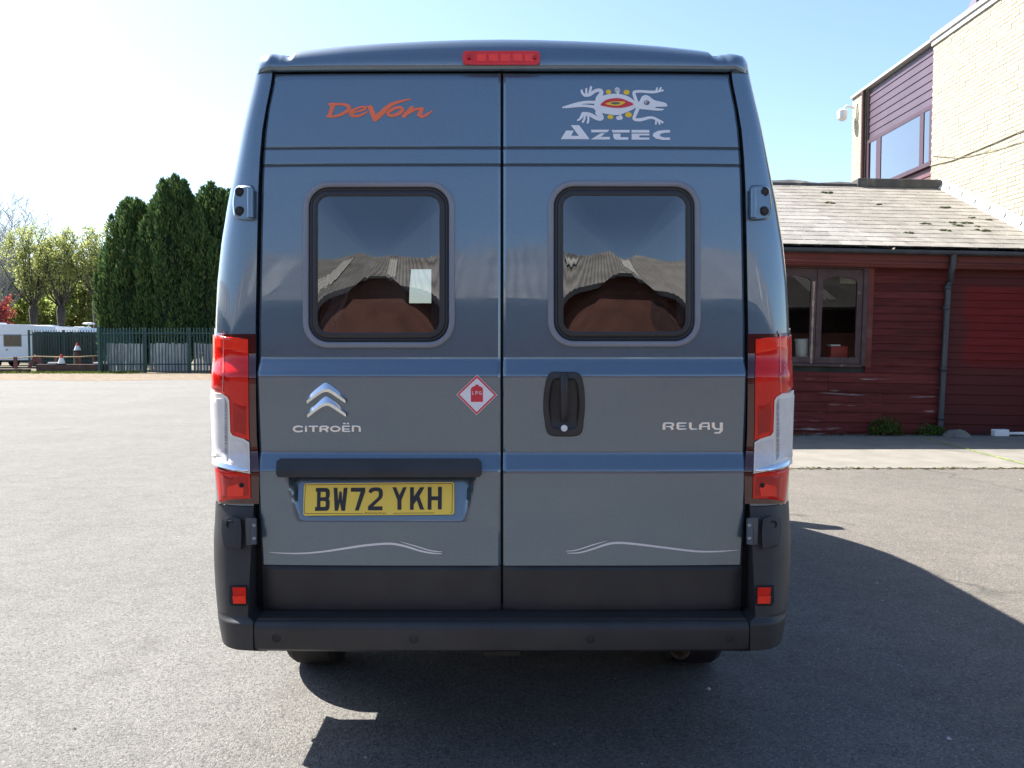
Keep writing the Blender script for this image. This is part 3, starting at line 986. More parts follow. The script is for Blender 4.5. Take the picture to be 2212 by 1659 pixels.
# ---- orange script on the left door
dv = T(780, 200, 6.506)
strokes('script_lettering', [
    ([(350,378),(315,490),(280,600)], [80,66,66], dict(caps=False)), ([(285,395),(345,385)], 40), ([(238,590),(300,605)], 26),
    ([(340,395),(430,392),(540,402),(600,440),(596,478),(530,530),(420,580),(300,600)], [40,40,46,60,62,52,44,30]),
    ([(670,528),(760,508),(850,480),(868,452),(810,440),(720,465),(640,520),(640,560),(700,588),(790,575),(895,520)], [26,30,36,46,34,34,66,70,44,38,26]),
    ([(880,432),(945,440)], [20,30]), ([(948,445),(985,540),(1025,630)], [75,84,80]), ([(1025,632),(1130,540),(1220,450),(1320,385),(1450,345),(1600,310)], [90,84,70,56,40,16]),
    ([(1230,545),(1290,580),(1390,555),(1470,490),(1440,448),(1350,460),(1270,500)], [50,50,56,60,46,46,56], dict(closed=True)),
    ([(1625,450),(1560,520),(1495,585)], [62,66,66]), ([(1580,545),(1680,480),(1780,465)], [26,40,50]), ([(1790,470),(1762,530),(1745,565)], [62,68,70]), ([(1745,570),(1800,596),(1880,555),(1960,500)], [50,44,40,12])],
    dv, PD, M['decal_orange'], DL, 0.0012)

# ---- lizard and lettering on the right door
lz = T(1360, 190, 6.144)
EMB = mesh_obj('lizard_emblem', *flat([[lz(*p) for p in spl([(770,440),(800,345),(870,318),(970,282),(1120,272),(1260,300),(1370,365),(1420,440),(1370,510),(1180,588),(1100,600),(960,582),(870,560),(775,515)])]], PD, 0.0010), M['decal_white'], DR)
for nm, lst in (
    ('lizard_tail', [([(790,405),(640,404),(480,432),(290,484)], [46,44,40,24]), ([(790,478),(640,458),(500,460),(330,484)], [46,40,40,24])]),
    ('lizard_leg', [([(830,345),(880,265),(865,222),(790,228),(700,285),(625,298)], [75,62,56,52,54,44]), ([(625,298),(590,262),(578,222)], [44,38,34]), ([(650,275),(650,200)], 32), ([(700,265),(722,172)], 36)]),
    ('lizard_leg', [([(830,560),(880,640),(820,650),(700,592),(600,580)], [90,74,62,60,56]), ([(600,580),(560,650),(518,680)], [56,40,24]), ([(630,600),(618,665),(596,705)], 32), ([(680,610),(680,690),(668,718)], 32)]),
    ('lizard_leg', [([(1425,400),(1392,310),(1388,248),(1490,236),(1680,246),(1830,220)], [50,50,46,40,42,24]), ([(1720,232),(1738,185)], 26), ([(1768,225),(1796,182)], 26)]),
    ('lizard_leg', [([(1440,500),(1402,590),(1385,660),(1480,672),(1620,640),(1700,652),(1822,712)], [56,52,44,52,40,40,30]), ([(1722,675),(1718,738)], 26), ([(1752,690),(1778,738)], 26)]),
    ('lizard_knob', [([(1125,215),(1128,222)], [82,82]), ([(1128,230),(1140,280)], 30)]),
    ('lizard_knob', [([(1140,645),(1180,642)], [62,62]), ([(1175,600),(1172,630)], 28)])):
    strokes(nm, lst, lz, PD, M['decal_white'], EMB, 0.00104)
mesh_obj('lizard_head', *flat([[lz(*p) for p in spl([(1395,440),(1465,385),(1500,320),(1560,292),(1620,315),(1700,372),(1850,408),(1896,450),(1870,470),(1780,472),(1715,474),(1718,490),(1780,498),(1845,507),(1800,530),(1700,530),(1560,515),(1470,508),(1405,495)])]], PD, 0.0017), M['decal_white'], EMB)
mesh_obj('lizard_belly', *flat([[lz(*p) for p in spl([(868,442),(950,370),(1060,343),(1180,345),(1290,385),(1375,432),(1290,470),(1180,488),(1060,486),(950,468)])]], PD, 0.0020), M['decal_red'], EMB)
mesh_obj('lizard_belly', *flat([[lz(*p) for p in spl([(948,428),(1030,396),(1130,388),(1252,400),(1180,445),(1080,455)])]], PD, 0.0023), M['decal_yellow'], EMB)
ell = lambda x, y, a, b, n=16: [lz(x + a * math.cos(k * 2 * math.pi / n), y + b * math.sin(k * 2 * math.pi / n)) for k in range(n)]
mesh_obj('lizard_belly', *flat([ell(1098, 418, 72, 19)], PD, 0.0026), M['decal_grey'], EMB)
for x, y, a, b in ((992, 243, 42, 34), (1268, 250, 48, 38), (1020, 629, 46, 34), (1298, 595, 52, 40)):
    mesh_obj('dot', *flat([ell(x, y, a, b)], PD, 0.0012), M['decal_yellow'], EMB)
mesh_obj('lizard_eye', *flat([ell(1578, 410, 44, 36), ell(1572, 406, 24, 20)], PD, 0.0022), M['decal_grey'], EMB)
mesh_obj('lizard_eye', *flat([ell(1580, 410, 12, 14)], PD, 0.0022), M['decal_grey'], EMB)
for pl in ([[(258,970),(340,838),(455,838),(418,918),(535,918),(412,755),(540,755),(700,970)]],
           [[(725,825),(1005,825),(970,865),(725,865)]], [[(870,880),(940,880),(870,935),(1012,935),(1012,975),(720,975)]],
           [[(1040,828),(1315,828),(1315,868),(1055,868)]], [[(1060,885),(1175,885),(1175,940),(1295,940),(1295,978),(1110,978),(1080,965),(1065,940)]],
           [[(1345,828),(1618,828),(1618,870),(1345,870)]], [[(1345,885),(1618,885),(1618,912),(1465,912),(1465,945),(1618,945),(1618,978),(1345,978)]],
           [[(1937,830),(1937,868),(1850,872),(1795,885),(1775,908),(1800,932),(1850,945),(1937,945),(1937,982),(1820,982),(1720,962),(1668,920),(1680,878),(1750,842),(1850,830)]]):
    mesh_obj('lettering', *flat([[lz(*p) for p in l] for l in pl], PD, 0.0011), M['decal_white'], DR)

# ---- gas hazard diamond
ca = T(500, 800, 2.765)
dia = lambda k: [ca(1913.5 + (x - 1913.5) * k, 518 + (y - 518) * k) for x, y in ((1915, 378), (2055, 518), (1912, 658), (1772, 515))]
HZ = mesh_obj('hazard_diamond', *flat([dia(1.0)], PD, 0.0035), M['decal_white'], DL)
mesh_obj('diamond_border', *flat([dia(0.965), dia(0.85)], PD, 0.0040), M['decal_red'], HZ)
mesh_obj('gas_bottle', *flat([[ca(*p) for p in ((1872,566),(1872,478),(1878,466),(1890,459),(1902,457),(1904,447),(1924,447),(1928,457),(1942,461),(1952,468),(1956,480),(1956,566))]], PD, 0.0040), M['decal_red'], HZ)
sm = dict(smooth=False, caps=False)
strokes('gas_lettering', [([(1884,493),(1884,514),(1894,514)], 3.4, sm), ([(1906,516),(1906,494),(1917,494),(1917,505),(1906,505)], 3.4, sm), ([(1945,496),(1934,494),(1930,500),(1930,510),(1935,514),(1945,513),(1945,505),(1939,505)], 3.4, sm)], ca, PD, M['decal_white'], HZ, 0.0046)

# ---- chrome emblem and lettering, left door
ce = T(720, 930, 9.76)
def chevron(dx, dy, t1, t2, t3):
    rows = []
    for t, o in ((t1, 0.001), (t1, 0.004), (t2, 0.013), (t3, 0.0115), (t3, 0.001)):
        s_ = spl([(x + dx, y + dy) for x, y in t], False, 5)
        rows.append([PD(*ce(*p), o) for p in s_])
    mesh_obj('chevron_emblem', [p for r in rows for p in r], [(i * len(rows[0]) + j, i * len(rows[0]) + j + 1, (i + 1) * len(rows[0]) + j + 1, (i + 1) * len(rows[0]) + j) for i in range(4) for j in range(len(rows[0]) - 1)], M['chrome'], DL, True, 20)
chevron(0, 0, [(448,675),(600,490),(800,325),(912,258),(1010,300),(1200,440),(1398,645)], [(452,700),(620,580),(800,455),(920,412),(1050,445),(1200,540),(1402,690)], [(462,780),(620,655),(800,530),(915,488),(1010,505),(1200,625),(1400,762)])
chevron(14, 338, [(455,675),(600,490),(800,325),(912,258),(1010,300),(1200,440),(1398,650)], [(455,700),(620,580),(800,455),(920,412),(1050,445),(1200,540),(1402,690)], [(462,780),(620,655),(800,530),(915,486),(1010,505),(1200,625),(1400,756)])
nc_ = dict(smooth=False)
chrome_kw = dict(rim=0.0, ridge=0.0005)
strokes('maker_lettering', [
    ([(362,1345),(290,1325),(205,1330),(152,1362),(150,1412),(205,1448),(290,1452),(362,1430)], [40,36,42,54,54,42,36,40]),
    ([(440,1352),(440,1462)], 52, nc_), ([(415,1328),(466,1328)], 26, nc_),
    ([(505,1325),(730,1325)], 32, nc_), ([(620,1335),(620,1462)], 56, nc_),
    ([(792,1462),(792,1345),(820,1326),(930,1324),(975,1345),(960,1380),(900,1394),(810,1396)], [52,50,36,34,48,44,34,30], nc_), ([(905,1396),(975,1458)], 50, nc_),
    ([(1155 + 104 * math.cos(k * math.pi / 6), 1386 + 58 * math.sin(k * math.pi / 6)) for k in range(12)], [52,46,38,34,38,46,52,46,38,34,38,46], dict(closed=True)),
    ([(1345,1318),(1345,1456)], 54, nc_), ([(1325,1322),(1515,1322)], 30, nc_), ([(1360,1390),(1500,1390)], 26, nc_), ([(1360,1447),(1520,1447)], 30, nc_),
    ([(1345,1257),(1405,1257)], 34), ([(1435,1257),(1490,1257)], 34),
    ([(1584,1458),(1584,1340)], 54, nc_), ([(1560,1322),(1690,1322),(1740,1340),(1752,1375),(1752,1458)], [32,32,46,52,52], nc_)],
    ce, PD, M['chrome_letter'], DL, 0.003, **chrome_kw)
cr_ = T(1640, 1030, 11.64)
strokes('model_lettering', [
    ([(232,515),(232,370),(250,335),(300,322),(430,322),(490,340),(500,380),(470,415),(390,424),(285,424)], [84,80,66,42,42,60,66,50,34,30], nc_), ([(400,426),(460,460),(485,515)], [44,66,84]),
    ([(890,322),(650,322),(632,350),(634,460),(660,496),(885,496)], [36,46,76,76,46,34], nc_), ([(670,410),(855,410)], 30, nc_),
    ([(1000,305),(1000,450),(1030,496),(1200,496)], [84,80,50,32], nc_),
    ([(1288,515),(1290,390),(1350,325),(1530,322),(1535,515)], [84,76,50,46,84], nc_), ([(1310,425),(1500,425)], 34, nc_),
    ([(1668,305),(1668,420),(1730,494),(1890,497)], [90,86,50,40], nc_), ([(1900,305),(1900,530),(1850,600),(1695,606)], [92,88,56,40], nc_)],
    cr_, PD, M['chrome_letter'], DR, 0.003, **chrome_kw)

# ---- silver swooshes
cb_ = T(1250, 800, 2.765)
strokes('swoosh_decal', [([(480,1605),(560,1611),(700,1613),(850,1601),(1000,1579),(1150,1557),(1300,1546),(1400,1559),(1520,1595),(1600,1611),(1670,1615)], [3,7,10,12,14,15,15,15,13,10,5]), ([(1385,1533),(1480,1560),(1590,1593),(1672,1602)], [2,8,9,4])], ca, PD, M['decal_silver'], DL, 0.0012)
strokes('swoosh_decal', [([(465,1612),(550,1608),(650,1580),(740,1550),(820,1540),(950,1550),(1150,1575),(1350,1598),(1500,1600),(1643,1590)], [4,9,13,15,15,15,14,13,10,3]), ([(455,1598),(530,1590),(640,1555),(740,1527)], [3,8,8,2])], cb_, PD, M['decal_silver'], DR, 0.0012)

# ---- door handle, right door
hp = spl([cb_(*p) for p in ((345,365),(440,358),(540,365),(575,430),(588,560),(580,690),(555,790),(440,806),(335,790),(308,700),(298,580),(312,450))], True, 5)
cu0 = (sum(p[0] for p in hp) / len(hp), sum(p[1] for p in hp) / len(hp))
def shrink(k, kx=None): return [(cu0[0] + (p[0] - cu0[0]) * (kx or k), cu0[1] + (p[1] - cu0[1]) * k) for p in hp]
def bowl(prof, name, m, parent):
    loops = [[PD(u, v, o) for u, v in shrink(k, kx)] for k, kx, o in prof]
    n = len(hp)
    V = [p for l in loops for p in l]
    Fc = [(i * n + j, i * n + (j + 1) % n, (i + 1) * n + (j + 1) % n, (i + 1) * n + j) for i in range(len(loops) - 1) for j in range(n)]
    Fc.append(tuple((len(loops) - 1) * n + j for j in range(n)))
    return mesh_obj(name, V, Fc, m, parent, True, 40)
HB = bowl([(1.0, 1.0, -0.002), (0.995, 0.99, 0.007), (0.97, 0.96, 0.010), (0.80, 0.74, 0.010), (0.76, 0.70, 0.006), (0.70, 0.62, 0.0015), (0.3, 0.3, 0.0012)], 'handle_surround', M['black_plastic'], DR)
gp = [cb_(418, 375), cb_(470, 375), cb_(468, 700), cb_(420, 700)]
rowsg = []
for k in range(13):
    t = k / 12
    u0, u1 = gp[0][0] + (gp[3][0] - gp[0][0]) * t, gp[1][0] + (gp[2][0] - gp[1][0]) * t
    v = gp[0][1] + (gp[3][1] - gp[0][1]) * t
    o = 0.012 + 0.022 * math.sin(math.pi * t) ** 0.6
    rowsg.append([PD(u0, v, 0.004), PD(u0, v, o - 0.004), PD(u0 + 3, v, o), PD(u1 - 3, v, o), PD(u1, v, o - 0.004), PD(u1, v, 0.004)])
MB().grid(rowsg).build('handle_grip', M['black_plastic'], HB, True, 60)
c = PD(*cb_(444, 748), 0.011)
MB().lathe(c, [(0.0105, 0.004), (0.0105, -0.001), (0.008, -0.002)], 'y', 18).build('lock_cap', M['decal_white'], HB, True, 40)

# ---- hinges
def hinge(s, upper):
    if upper:
        pl = spl([(510, 406), (520, 402), (541, 402), (546, 410), (546, 470), (540, 475), (520, 474), (507, 468), (503, 440), (506, 415)], True, 3)
        ctr = (525, 438)
        loops = [[PP(u, v, o) for u, v in [(ctr[0] + (a - ctr[0]) * k, ctr[1] + (b - ctr[1]) * k) for a, b in pl]] for k, o in ((1.06, -0.002), (1.0, 0.010), (0.93, 0.014))]
        V = [tuple(p) for l in loops for p in l]; n = len(pl)
        Fc = [(i * n + j, (i + 1) * n + j, (i + 1) * n + (j + 1) % n, i * n + (j + 1) % n) for i in range(2) for j in range(n)] + [tuple(2 * n + j for j in range(n))]
        o = mesh_obj('hinge', *sided(s, V, Fc), M['van_paint'], VAN, True, 35)
        for vv in (414, 456):
            q = PP(518, vv, 0.013)
            q = Vector((q.x * (-s), q.y, q.z))
            MB().lathe(q, [(0.016, 0.003), (0.016, -0.001), (0.011, -0.002), (0.0095, 0.001), (0.0095, -0.006), (0.004, -0.007)], 'y', 18).build('bolt', M['under'], o, True, 40)
        a, b = PP(541, 408, 0.018), PP(541, 470, 0.018)
        MB().tube([(a.x * -s, a.y, a.z), (b.x * -s, b.y, b.z)], 0.011, 12).build('knuckle', M['van_paint'], o, True, 50)
    else:
        a, b = PP(548, 1120, 0.012), PP(548, 1176, 0.012)
        o = MB().tube([(a.x * -s, a.y, a.z), (b.x * -s, b.y, b.z)], 0.0105, 12).build('hinge', M['hinge_grey'], VAN, True, 50)
        q = PP(540, 1148, 0.006)
        bevel(MB().box(*sorted((q.x * -s - 0.012, q.x * -s + 0.012)), q.y - 0.008, q.y + 0.02, b.z - 0.004, a.z + 0.004).build('hinge_leaf', M['hinge_grey'], o), 0.003)
        for t in (0.25, 0.75):
            p = a.lerp(b, t)
            MB().lathe((p.x * -s - 0.004 * s, p.y - 0.008, p.z), [(0.006, 0.003), (0.006, -0.002), (0.003, -0.004)], 'y', 10).build('bolt', M['steel'], o)
for s in (-1, 1):
    hinge(s, True); hinge(s, False)

# ---- tail lamps, step brackets, reflectors
cl = T(500, 780, 3.19)
def lamp(s):
    def patch(pts, off, name, m, parent, nr=16, nc=7, skirt=0.0):
        v, f = rowpatch([cl(*p) for p in pts], PP, off, nr, nc, skirt)
        return mesh_obj(name, *sided(s, v, f), m, parent, True, 40)
    base = patch([(60,128),(200,136),(400,164),(446,176),(446,700),(452,1000),(468,1200),(472,1300),(470,1530),(145,1530),(128,1400),(112,1180),(60,700)], 0.003, 'tail_lamp', M['lamp_housing'], VAN, 30, 12, -0.004)
    patch([(60,180),(160,182),(384,215),(388,900),(394,1022),(250,985),(236,955),(228,700),(205,665),(150,640),(60,625)], 0.007, 'red_lens', M['lens_red'], base, 24, 9, 0.002)
    patch([(130,186),(240,190),(382,220),(384,330),(130,290)], 0.0078, 'red_lens', M['lens_bright'], base, 8, 6, 0.0065)
    patch([(262,720),(368,745),(366,985),(262,950)], 0.0076, 'inner_reflector', M['lens_deep'], base, 8, 5, 0.0065)
    patch([(150,390),(196,370),(198,560),(152,580)], 0.0076, 'inner_reflector', M['lens_deep'], base, 8, 4, 0.0065)
    patch([(60,622),(150,640),(205,662),(232,700),(242,960),(262,988),(392,1024),(402,1290),(250,1262),(125,1232),(60,1180)], 0.0095, 'lens_trim', M['lens_trim'], base, 24, 9, 0.004)
    patch([(60,660),(140,662),(190,682),(214,710),(216,1180),(120,1168),(60,1150)], 0.0115, 'clear_lens', M['lens_clear'], base, 16, 6, 0.009)
    patch([(196,690),(214,712),(216,1178),(196,1176)], 0.0118, 'lens_ribs', M['lens_rib'], base, 14, 3, 0.009)
    patch([(240,1010),(330,1030),(376,1042),(382,1240),(236,1215)], 0.0115, 'clear_lens', M['lens_clear'], base, 10, 5, 0.009)
    patch([(110,1180),(130,1190),(380,1250),(384,1282),(250,1258),(128,1226)], 0.0128, 'chrome_strip', M['chrome'], base, 8, 8, 0.009)
    patch([(186,150),(193,150),(184,640),(177,640)], 0.0079, 'lens_glint', M['lens_glint'], base, 12, 2, 0.006)  # pale strip painting in the reflection along the lens edge
    patch([(118,1240),(250,1270),(402,1296),(408,1508),(150,1515)], 0.007, 'red_lens', M['lens_red'], base, 10, 7, 0.002)
    patch([(165,1290),(380,1315),(386,1480),(182,1486)], 0.0076, 'inner_reflector', M['lens_deep'], base, 8, 6, 0.0065)
    patch([(215,1390),(300,1370),(350,1400),(340,1470),(215,1470)], 0.0081, 'inner_reflector', M['lens_bright'], base, 6, 5, 0.0075)
    c = PP(*cl(330, 1382), 0.009)
    MB().lathe((c.x * -s, c.y, c.z), [(0.0075, 0.002), (0.0075, -0.002), (0.005, -0.003)], 'y', 14).build('screw', M['gap_black'], base)
    # step bracket cover
    pts = [(480, 1117), (500, 1114), (519, 1118), (522, 1150), (520, 1186), (484, 1184), (478, 1150)]
    v, f = rowpatch(pts, PP, 0.022, 10, 8, -0.004)
    b = mesh_obj('bracket_cover', *sided(s, v, f), M['black_plastic'], VAN, True, 30); bevel(b, 0.004)
    c = PP(496, 1133, 0.025)
    MB().lathe((c.x * -s, c.y + 0.002, c.z), [(0.012, 0.004), (0.012, -0.001), (0.009, 0.0), (0.007, 0.004)], 'y', 16).build('bracket_hole', M['gap_black'], b)
    # reflector in its socket
    so = [(496, 1264), (533, 1264), (536, 1270), (536, 1304), (532, 1309), (500, 1309), (495, 1303)]
    v, f = rowpatch(so, PP, 0.004, 6, 6, -0.004)
    r = mesh_obj('reflector', *sided(s, v, f), M['gap_black'], VAN, False)
    for (a, b, m) in ((1269, 1287, 'lens_red'), (1287.5, 1304, 'lens_bright')):
        v, f = rowpatch([(502, a), (531, a), (532, b), (504, b)], PP, 0.009, 4, 5, 0.003)
        mesh_obj('reflector_lens', *sided(s, v, f), M[m], r, False)
lamp(-1); lamp(1)

# ---- rear bumper step
def bumper():
    zt, zb = SILL + 0.004, zz(1404, -0.06)
    prof = [(0.06, zt + 0.012), (0.02, zt + 0.004), (-0.075, zt), (-0.092, zt - 0.006), (-0.099, zt - 0.016), (-0.100, zt - 0.03), (-0.094, zb + 0.012), (-0.08, zb + 0.001), (-0.05, zb - 0.004), (0.06, zb)]
    xe = 0.786
    rows = []
    for x in np.linspace(-xe, xe, 33):
        rows.append([(x, y + 0.012 * (abs(x) / xe) ** 3, z) for y, z in prof])
    b = MB().grid(rows).build('bumper_step', M['black_plastic'], VAN, True, 40)
    rb = MB()
    for k in range(7):
        y = 0.004 - 0.011 * k
        rb.box(-0.78, 0.78, y - 0.003, y + 0.003, zt - 0.006, zt + 0.0035 + max(0, (y + 0.075)) * 0.05)
    rb.build('tread_ribs', M['black_plastic'], b)
    for u in (595, 893, 1275, 1578):
        p = P(u, 1381, -0.102)
        MB().lathe((p.x, p.y + 0.006 + 0.012 * (abs(p.x) / xe) ** 3, p.z), [(0.0145, 0.004), (0.0145, -0.002), (0.0128, -0.004), (0.012, -0.002), (0.0, -0.004)], 'y', 24).build('parking_sensor', M['under'], b, True, 30)
bumper()

# ---- underside, exhaust, wheels, mirrors
ub = MB()
ub.box(-0.66, 0.66, 0.02, 5.6, 0.44, 0.56)
ub.box(-0.96, 0.96, 1.5, 4.55, 0.42, 0.56)
ub.box(-0.55, 0.1, 1.6, 3.0, 0.26, 0.44)
ub.box(0.25, 0.62, 0.55, 2.2, 0.30, 0.44)
ub.tube([(-0.72, 1.02, 0.34), (0.72, 1.02, 0.34)], 0.05, 10)
ub.tube([(0.45, 0.30, 0.36), (0.45, 3.5, 0.33)], 0.035, 10)
ub.box(-0.06, 0.06, -0.01, 0.5, 0.40, 0.46)
ub.build('underbody', M['under'], VAN)
e0 = P(1468, 1404, 0.05)
MB().tube([(e0.x, 0.5, e0.z + 0.01), (e0.x, 0.16, e0.z + 0.012), (e0.x, 0.03, e0.z + 0.008)], [0.030, 0.032, 0.033], 16, False).build('exhaust_tip', M['pale_steel'], VAN, True)
def wheel(x, y):
    s = 1 if x > 0 else -1
    r = 0.345
    prof = [(0.20, -0.11), (0.30, -0.112), (0.33, -0.10), (r, -0.075), (r, 0.075), (0.33, 0.10), (0.30, 0.112), (0.20, 0.11)]
    w = MB().lathe((x, y, r + 0.004), prof, 'x', 40).build('wheel', M['tyre'], VAN, True, 30)
    MB().lathe((x + s * 0.06, y, r + 0.004), [(0.20, 0.03 * s), (0.195, 0.055 * s), (0.15, 0.04 * s), (0.06, 0.055 * s), (0.05, 0.07 * s)], 'x', 28).build('rim', M['alloy'], w, True, 30)
for y in WHEELS:
    for x in (-0.82, 0.82): wheel(x, y)
wl_ = MB()
for y in WHEELS:
    for s in (-1, 1):
        rows = [[(s * xx, y + 0.45 * math.cos(a), 0.36 + 0.43 * math.sin(a)) for a in np.linspace(0, math.pi, 15)] for xx in (0.62, 0.95)]
        wl_.grid(rows)
wl_.build('wheel_arch_liner', M['under'], VAN, True)
for s in (-1, 1):
    a = bevel(MB().box(*sorted((s * 1.08, s * 1.30)), 4.72, 4.86, 1.30, 1.72).build('wing_mirror', M['black_plastic'], VAN), 0.03, 3)
    MB().tube([(s * 0.96, 4.82, 1.36), (s * 1.12, 4.80, 1.40)], 0.03, 8).build('mirror_arm', M['black_plastic'], a)
for s in (-1, 1):
    MB().tube([(s * 1.03, 0.5, 0.50), (s * 1.03, 0.52, 0.50)], 0.02, 8).build('side_marker', M['lens_red'], VAN)
    w0 = ring_loft(2.6, 1.62, 0.9, 0.5, 0.07, [(0, -0.004), (0.002, 0.012), (0.03, 0.012), (0.032, 0.006), (0.2, 0.008)], 'side_window', M['rubber'], VAN, base=lambda y, z, o, s=s: (s * (xs_t(z) + o), y, z))
# ------------------------------------------------------------------ low timber shed on the right
pmat('shed_board', (0.095, 0.0205, 0.0180), spec=0.12, rough=0.75, var=0.3, scale=9, stretch=(0.25, 1, 2.5), bump=0.35, bscale=40, rand=0.16, dark=(0.058, 0.020, 0.016), dscale=3)
pmat('shed_board_worn', (0.104, 0.024, 0.0205), spec=0.12, rough=0.8, var=0.3, scale=9, stretch=(0.25, 1, 2.5), bump=0.35, bscale=40, rand=0.15, dark=(0.30, 0.25, 0.24), dscale=5, dlo=0.62, dhi=0.70)
pmat('shed_board_redder', (0.128, 0.0125, 0.0105), spec=0.12, rough=0.6, var=0.2, scale=7, stretch=(0.3, 1, 2.5), rand=0.08)
pmat('shed_fascia', (0.125, 0.036, 0.028), spec=0.12, rough=0.6, var=0.25, scale=3, stretch=(0.3, 1, 1), dark=(0.16, 0.10, 0.09), dscale=2.2)
pmat('shed_frame', (0.060, 0.031, 0.029), 0.7, var=0.3, scale=8, bump=0.3, dark=(0.20, 0.14, 0.11), dscale=7, dlo=0.66, dhi=0.74)
pmat('bare_wood', (0.30, 0.21, 0.15), 0.85, var=0.4, scale=30)
pmat('gutter', (0.035, 0.037, 0.042), 0.5, var=0.25)
pmat('slate', (0.220, 0.206, 0.186), 0.85, var=0.18, scale=5, rand=0.14, bump=0.3, bscale=60, dark=(0.125, 0.118, 0.10), dscale=4, dlo=0.62, dhi=0.75)
pmat('slate_brown', (0.198, 0.182, 0.160), 0.9, var=0.2, scale=5, rand=0.10, bump=0.3, bscale=60, dark=(0.09, 0.083, 0.066), dscale=4, dlo=0.62, dhi=0.75)
pmat('lead', (0.055, 0.055, 0.055), 0.7, var=0.25, dark=(0.14, 0.135, 0.12), dscale=3)
pmat('moss', (0.07, 0.075, 0.035), 0.95, var=0.4, scale=20, bump=0.6, bscale=90)
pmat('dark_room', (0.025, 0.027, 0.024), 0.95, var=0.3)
pmat('white_paint', (0.55, 0.54, 0.50), 0.6, var=0.08)
pmat('white_plastic', (0.70, 0.71, 0.69), 0.4, var=0.06)
pmat('red_plastic', (0.45, 0.02, 0.02), 0.4, var=0.1)

SW = 10.72                                   # world depth of the boarded wall
SO = Vector((5.0, SW, 0.0))
ROLL = R(1.15)
SHED = thing('shed', SO, 'low dark red boarded shed with grey slate roof beside the van', 'shed', rot=(0, ROLL, 0))
Rinv = Matrix.Rotation(-ROLL, 3, 'Y')
def SH(u, v, dy=0.0):
    return Rinv @ (P(u, v, SW + dy) - SO)
LX0, LX1 = -4.0, 3.30                        # from the hidden left end to the brick building
ZE = SH(1816, 531, -0.25).z
ZR = ZE + 1.62
RUN = 3.94
ANG = math.atan2(ZR - ZE, RUN)

w0, w1 = SH(1668, 578), SH(1858, 787)        # window opening
WX0, WX1, WZ0, WZ1 = w0.x, w1.x, w1.z, w0.z
xp = SH(2040, 700).x                          # downpipe
fx0, fz1 = SH(2081, 618).x, SH(2081, 618).z
fz0 = SH(2150, 797).z
zt = SH(1816, 577).z + 0.02
low = SH(1800, 808).z
# a redder part of the wall, with soft uneven edges
nt = M['shed_board_redder'].node_tree
bs = nt.nodes['Principled BSDF']
pv = world_vec(nt); sx = nt.nodes.new('ShaderNodeSeparateXYZ'); nt.links.new(pv, sx.inputs[0])
wb = N(nt, 'MapRange'); wb.inputs['To Min'].default_value = -0.09; wb.inputs['To Max'].default_value = 0.09
nt.links.new(noise(nt, world_vec(nt, (0.5, 1, 1.6)), 3.0, 6, 0.65), wb.inputs['Value'])
def edge(sock, a, b):
    ad = N(nt, 'Math', operation='ADD'); nt.links.new(sock, ad.inputs[0]); nt.links.new(wb.outputs[0], ad.inputs[1])
    mr = N(nt, 'MapRange', interpolation_type='SMOOTHSTEP'); mr.inputs['From Min'].default_value = a; mr.inputs['From Max'].default_value = b
    nt.links.new(ad.outputs[0], mr.inputs['Value']); return mr.outputs[0]
wx = (SO + Matrix.Rotation(ROLL, 3, 'Y') @ Vector((fx0, 0, 1.5)))
e1, e2, e3 = edge(sx.outputs[0], wx.x - 0.05, wx.x + 0.16), edge(sx.outputs[2], P(2150, 803, SW).z, P(2150, 780, SW).z), edge(sx.outputs[2], P(2150, 612, SW).z, P(2150, 628, SW).z)
m1 = N(nt, 'Math', operation='MULTIPLY'); nt.links.new(e1, m1.inputs[0]); nt.links.new(e2, m1.inputs[1])
m2 = N(nt, 'Math', operation='MULTIPLY'); nt.links.new(m1.outputs[0], m2.inputs[0]); nt.links.new(e3, m2.inputs[1])
fr = bs.inputs['Base Color'].links[0].from_socket
old = mixc(nt, noise(nt, world_vec(nt, (0.25, 1, 2.5)), 6, 5), (0.090, 0.0195, 0.017), (0.062, 0.017, 0.015))
nt.links.new(mixc(nt, m2.outputs[0], old, fr), bs.inputs['Base Color'])
# backing wall, gables and floor make the shed a closed room
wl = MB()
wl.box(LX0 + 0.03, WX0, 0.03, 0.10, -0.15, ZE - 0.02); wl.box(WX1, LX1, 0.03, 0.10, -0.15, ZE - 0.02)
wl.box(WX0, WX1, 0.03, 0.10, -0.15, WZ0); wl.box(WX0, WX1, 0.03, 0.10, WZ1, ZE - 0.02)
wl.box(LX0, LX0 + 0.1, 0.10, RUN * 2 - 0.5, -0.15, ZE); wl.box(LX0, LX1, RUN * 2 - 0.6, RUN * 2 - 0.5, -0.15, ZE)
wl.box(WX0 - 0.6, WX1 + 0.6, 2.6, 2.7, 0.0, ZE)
wl.build('wall_backing', M['dark_room'], SHED)
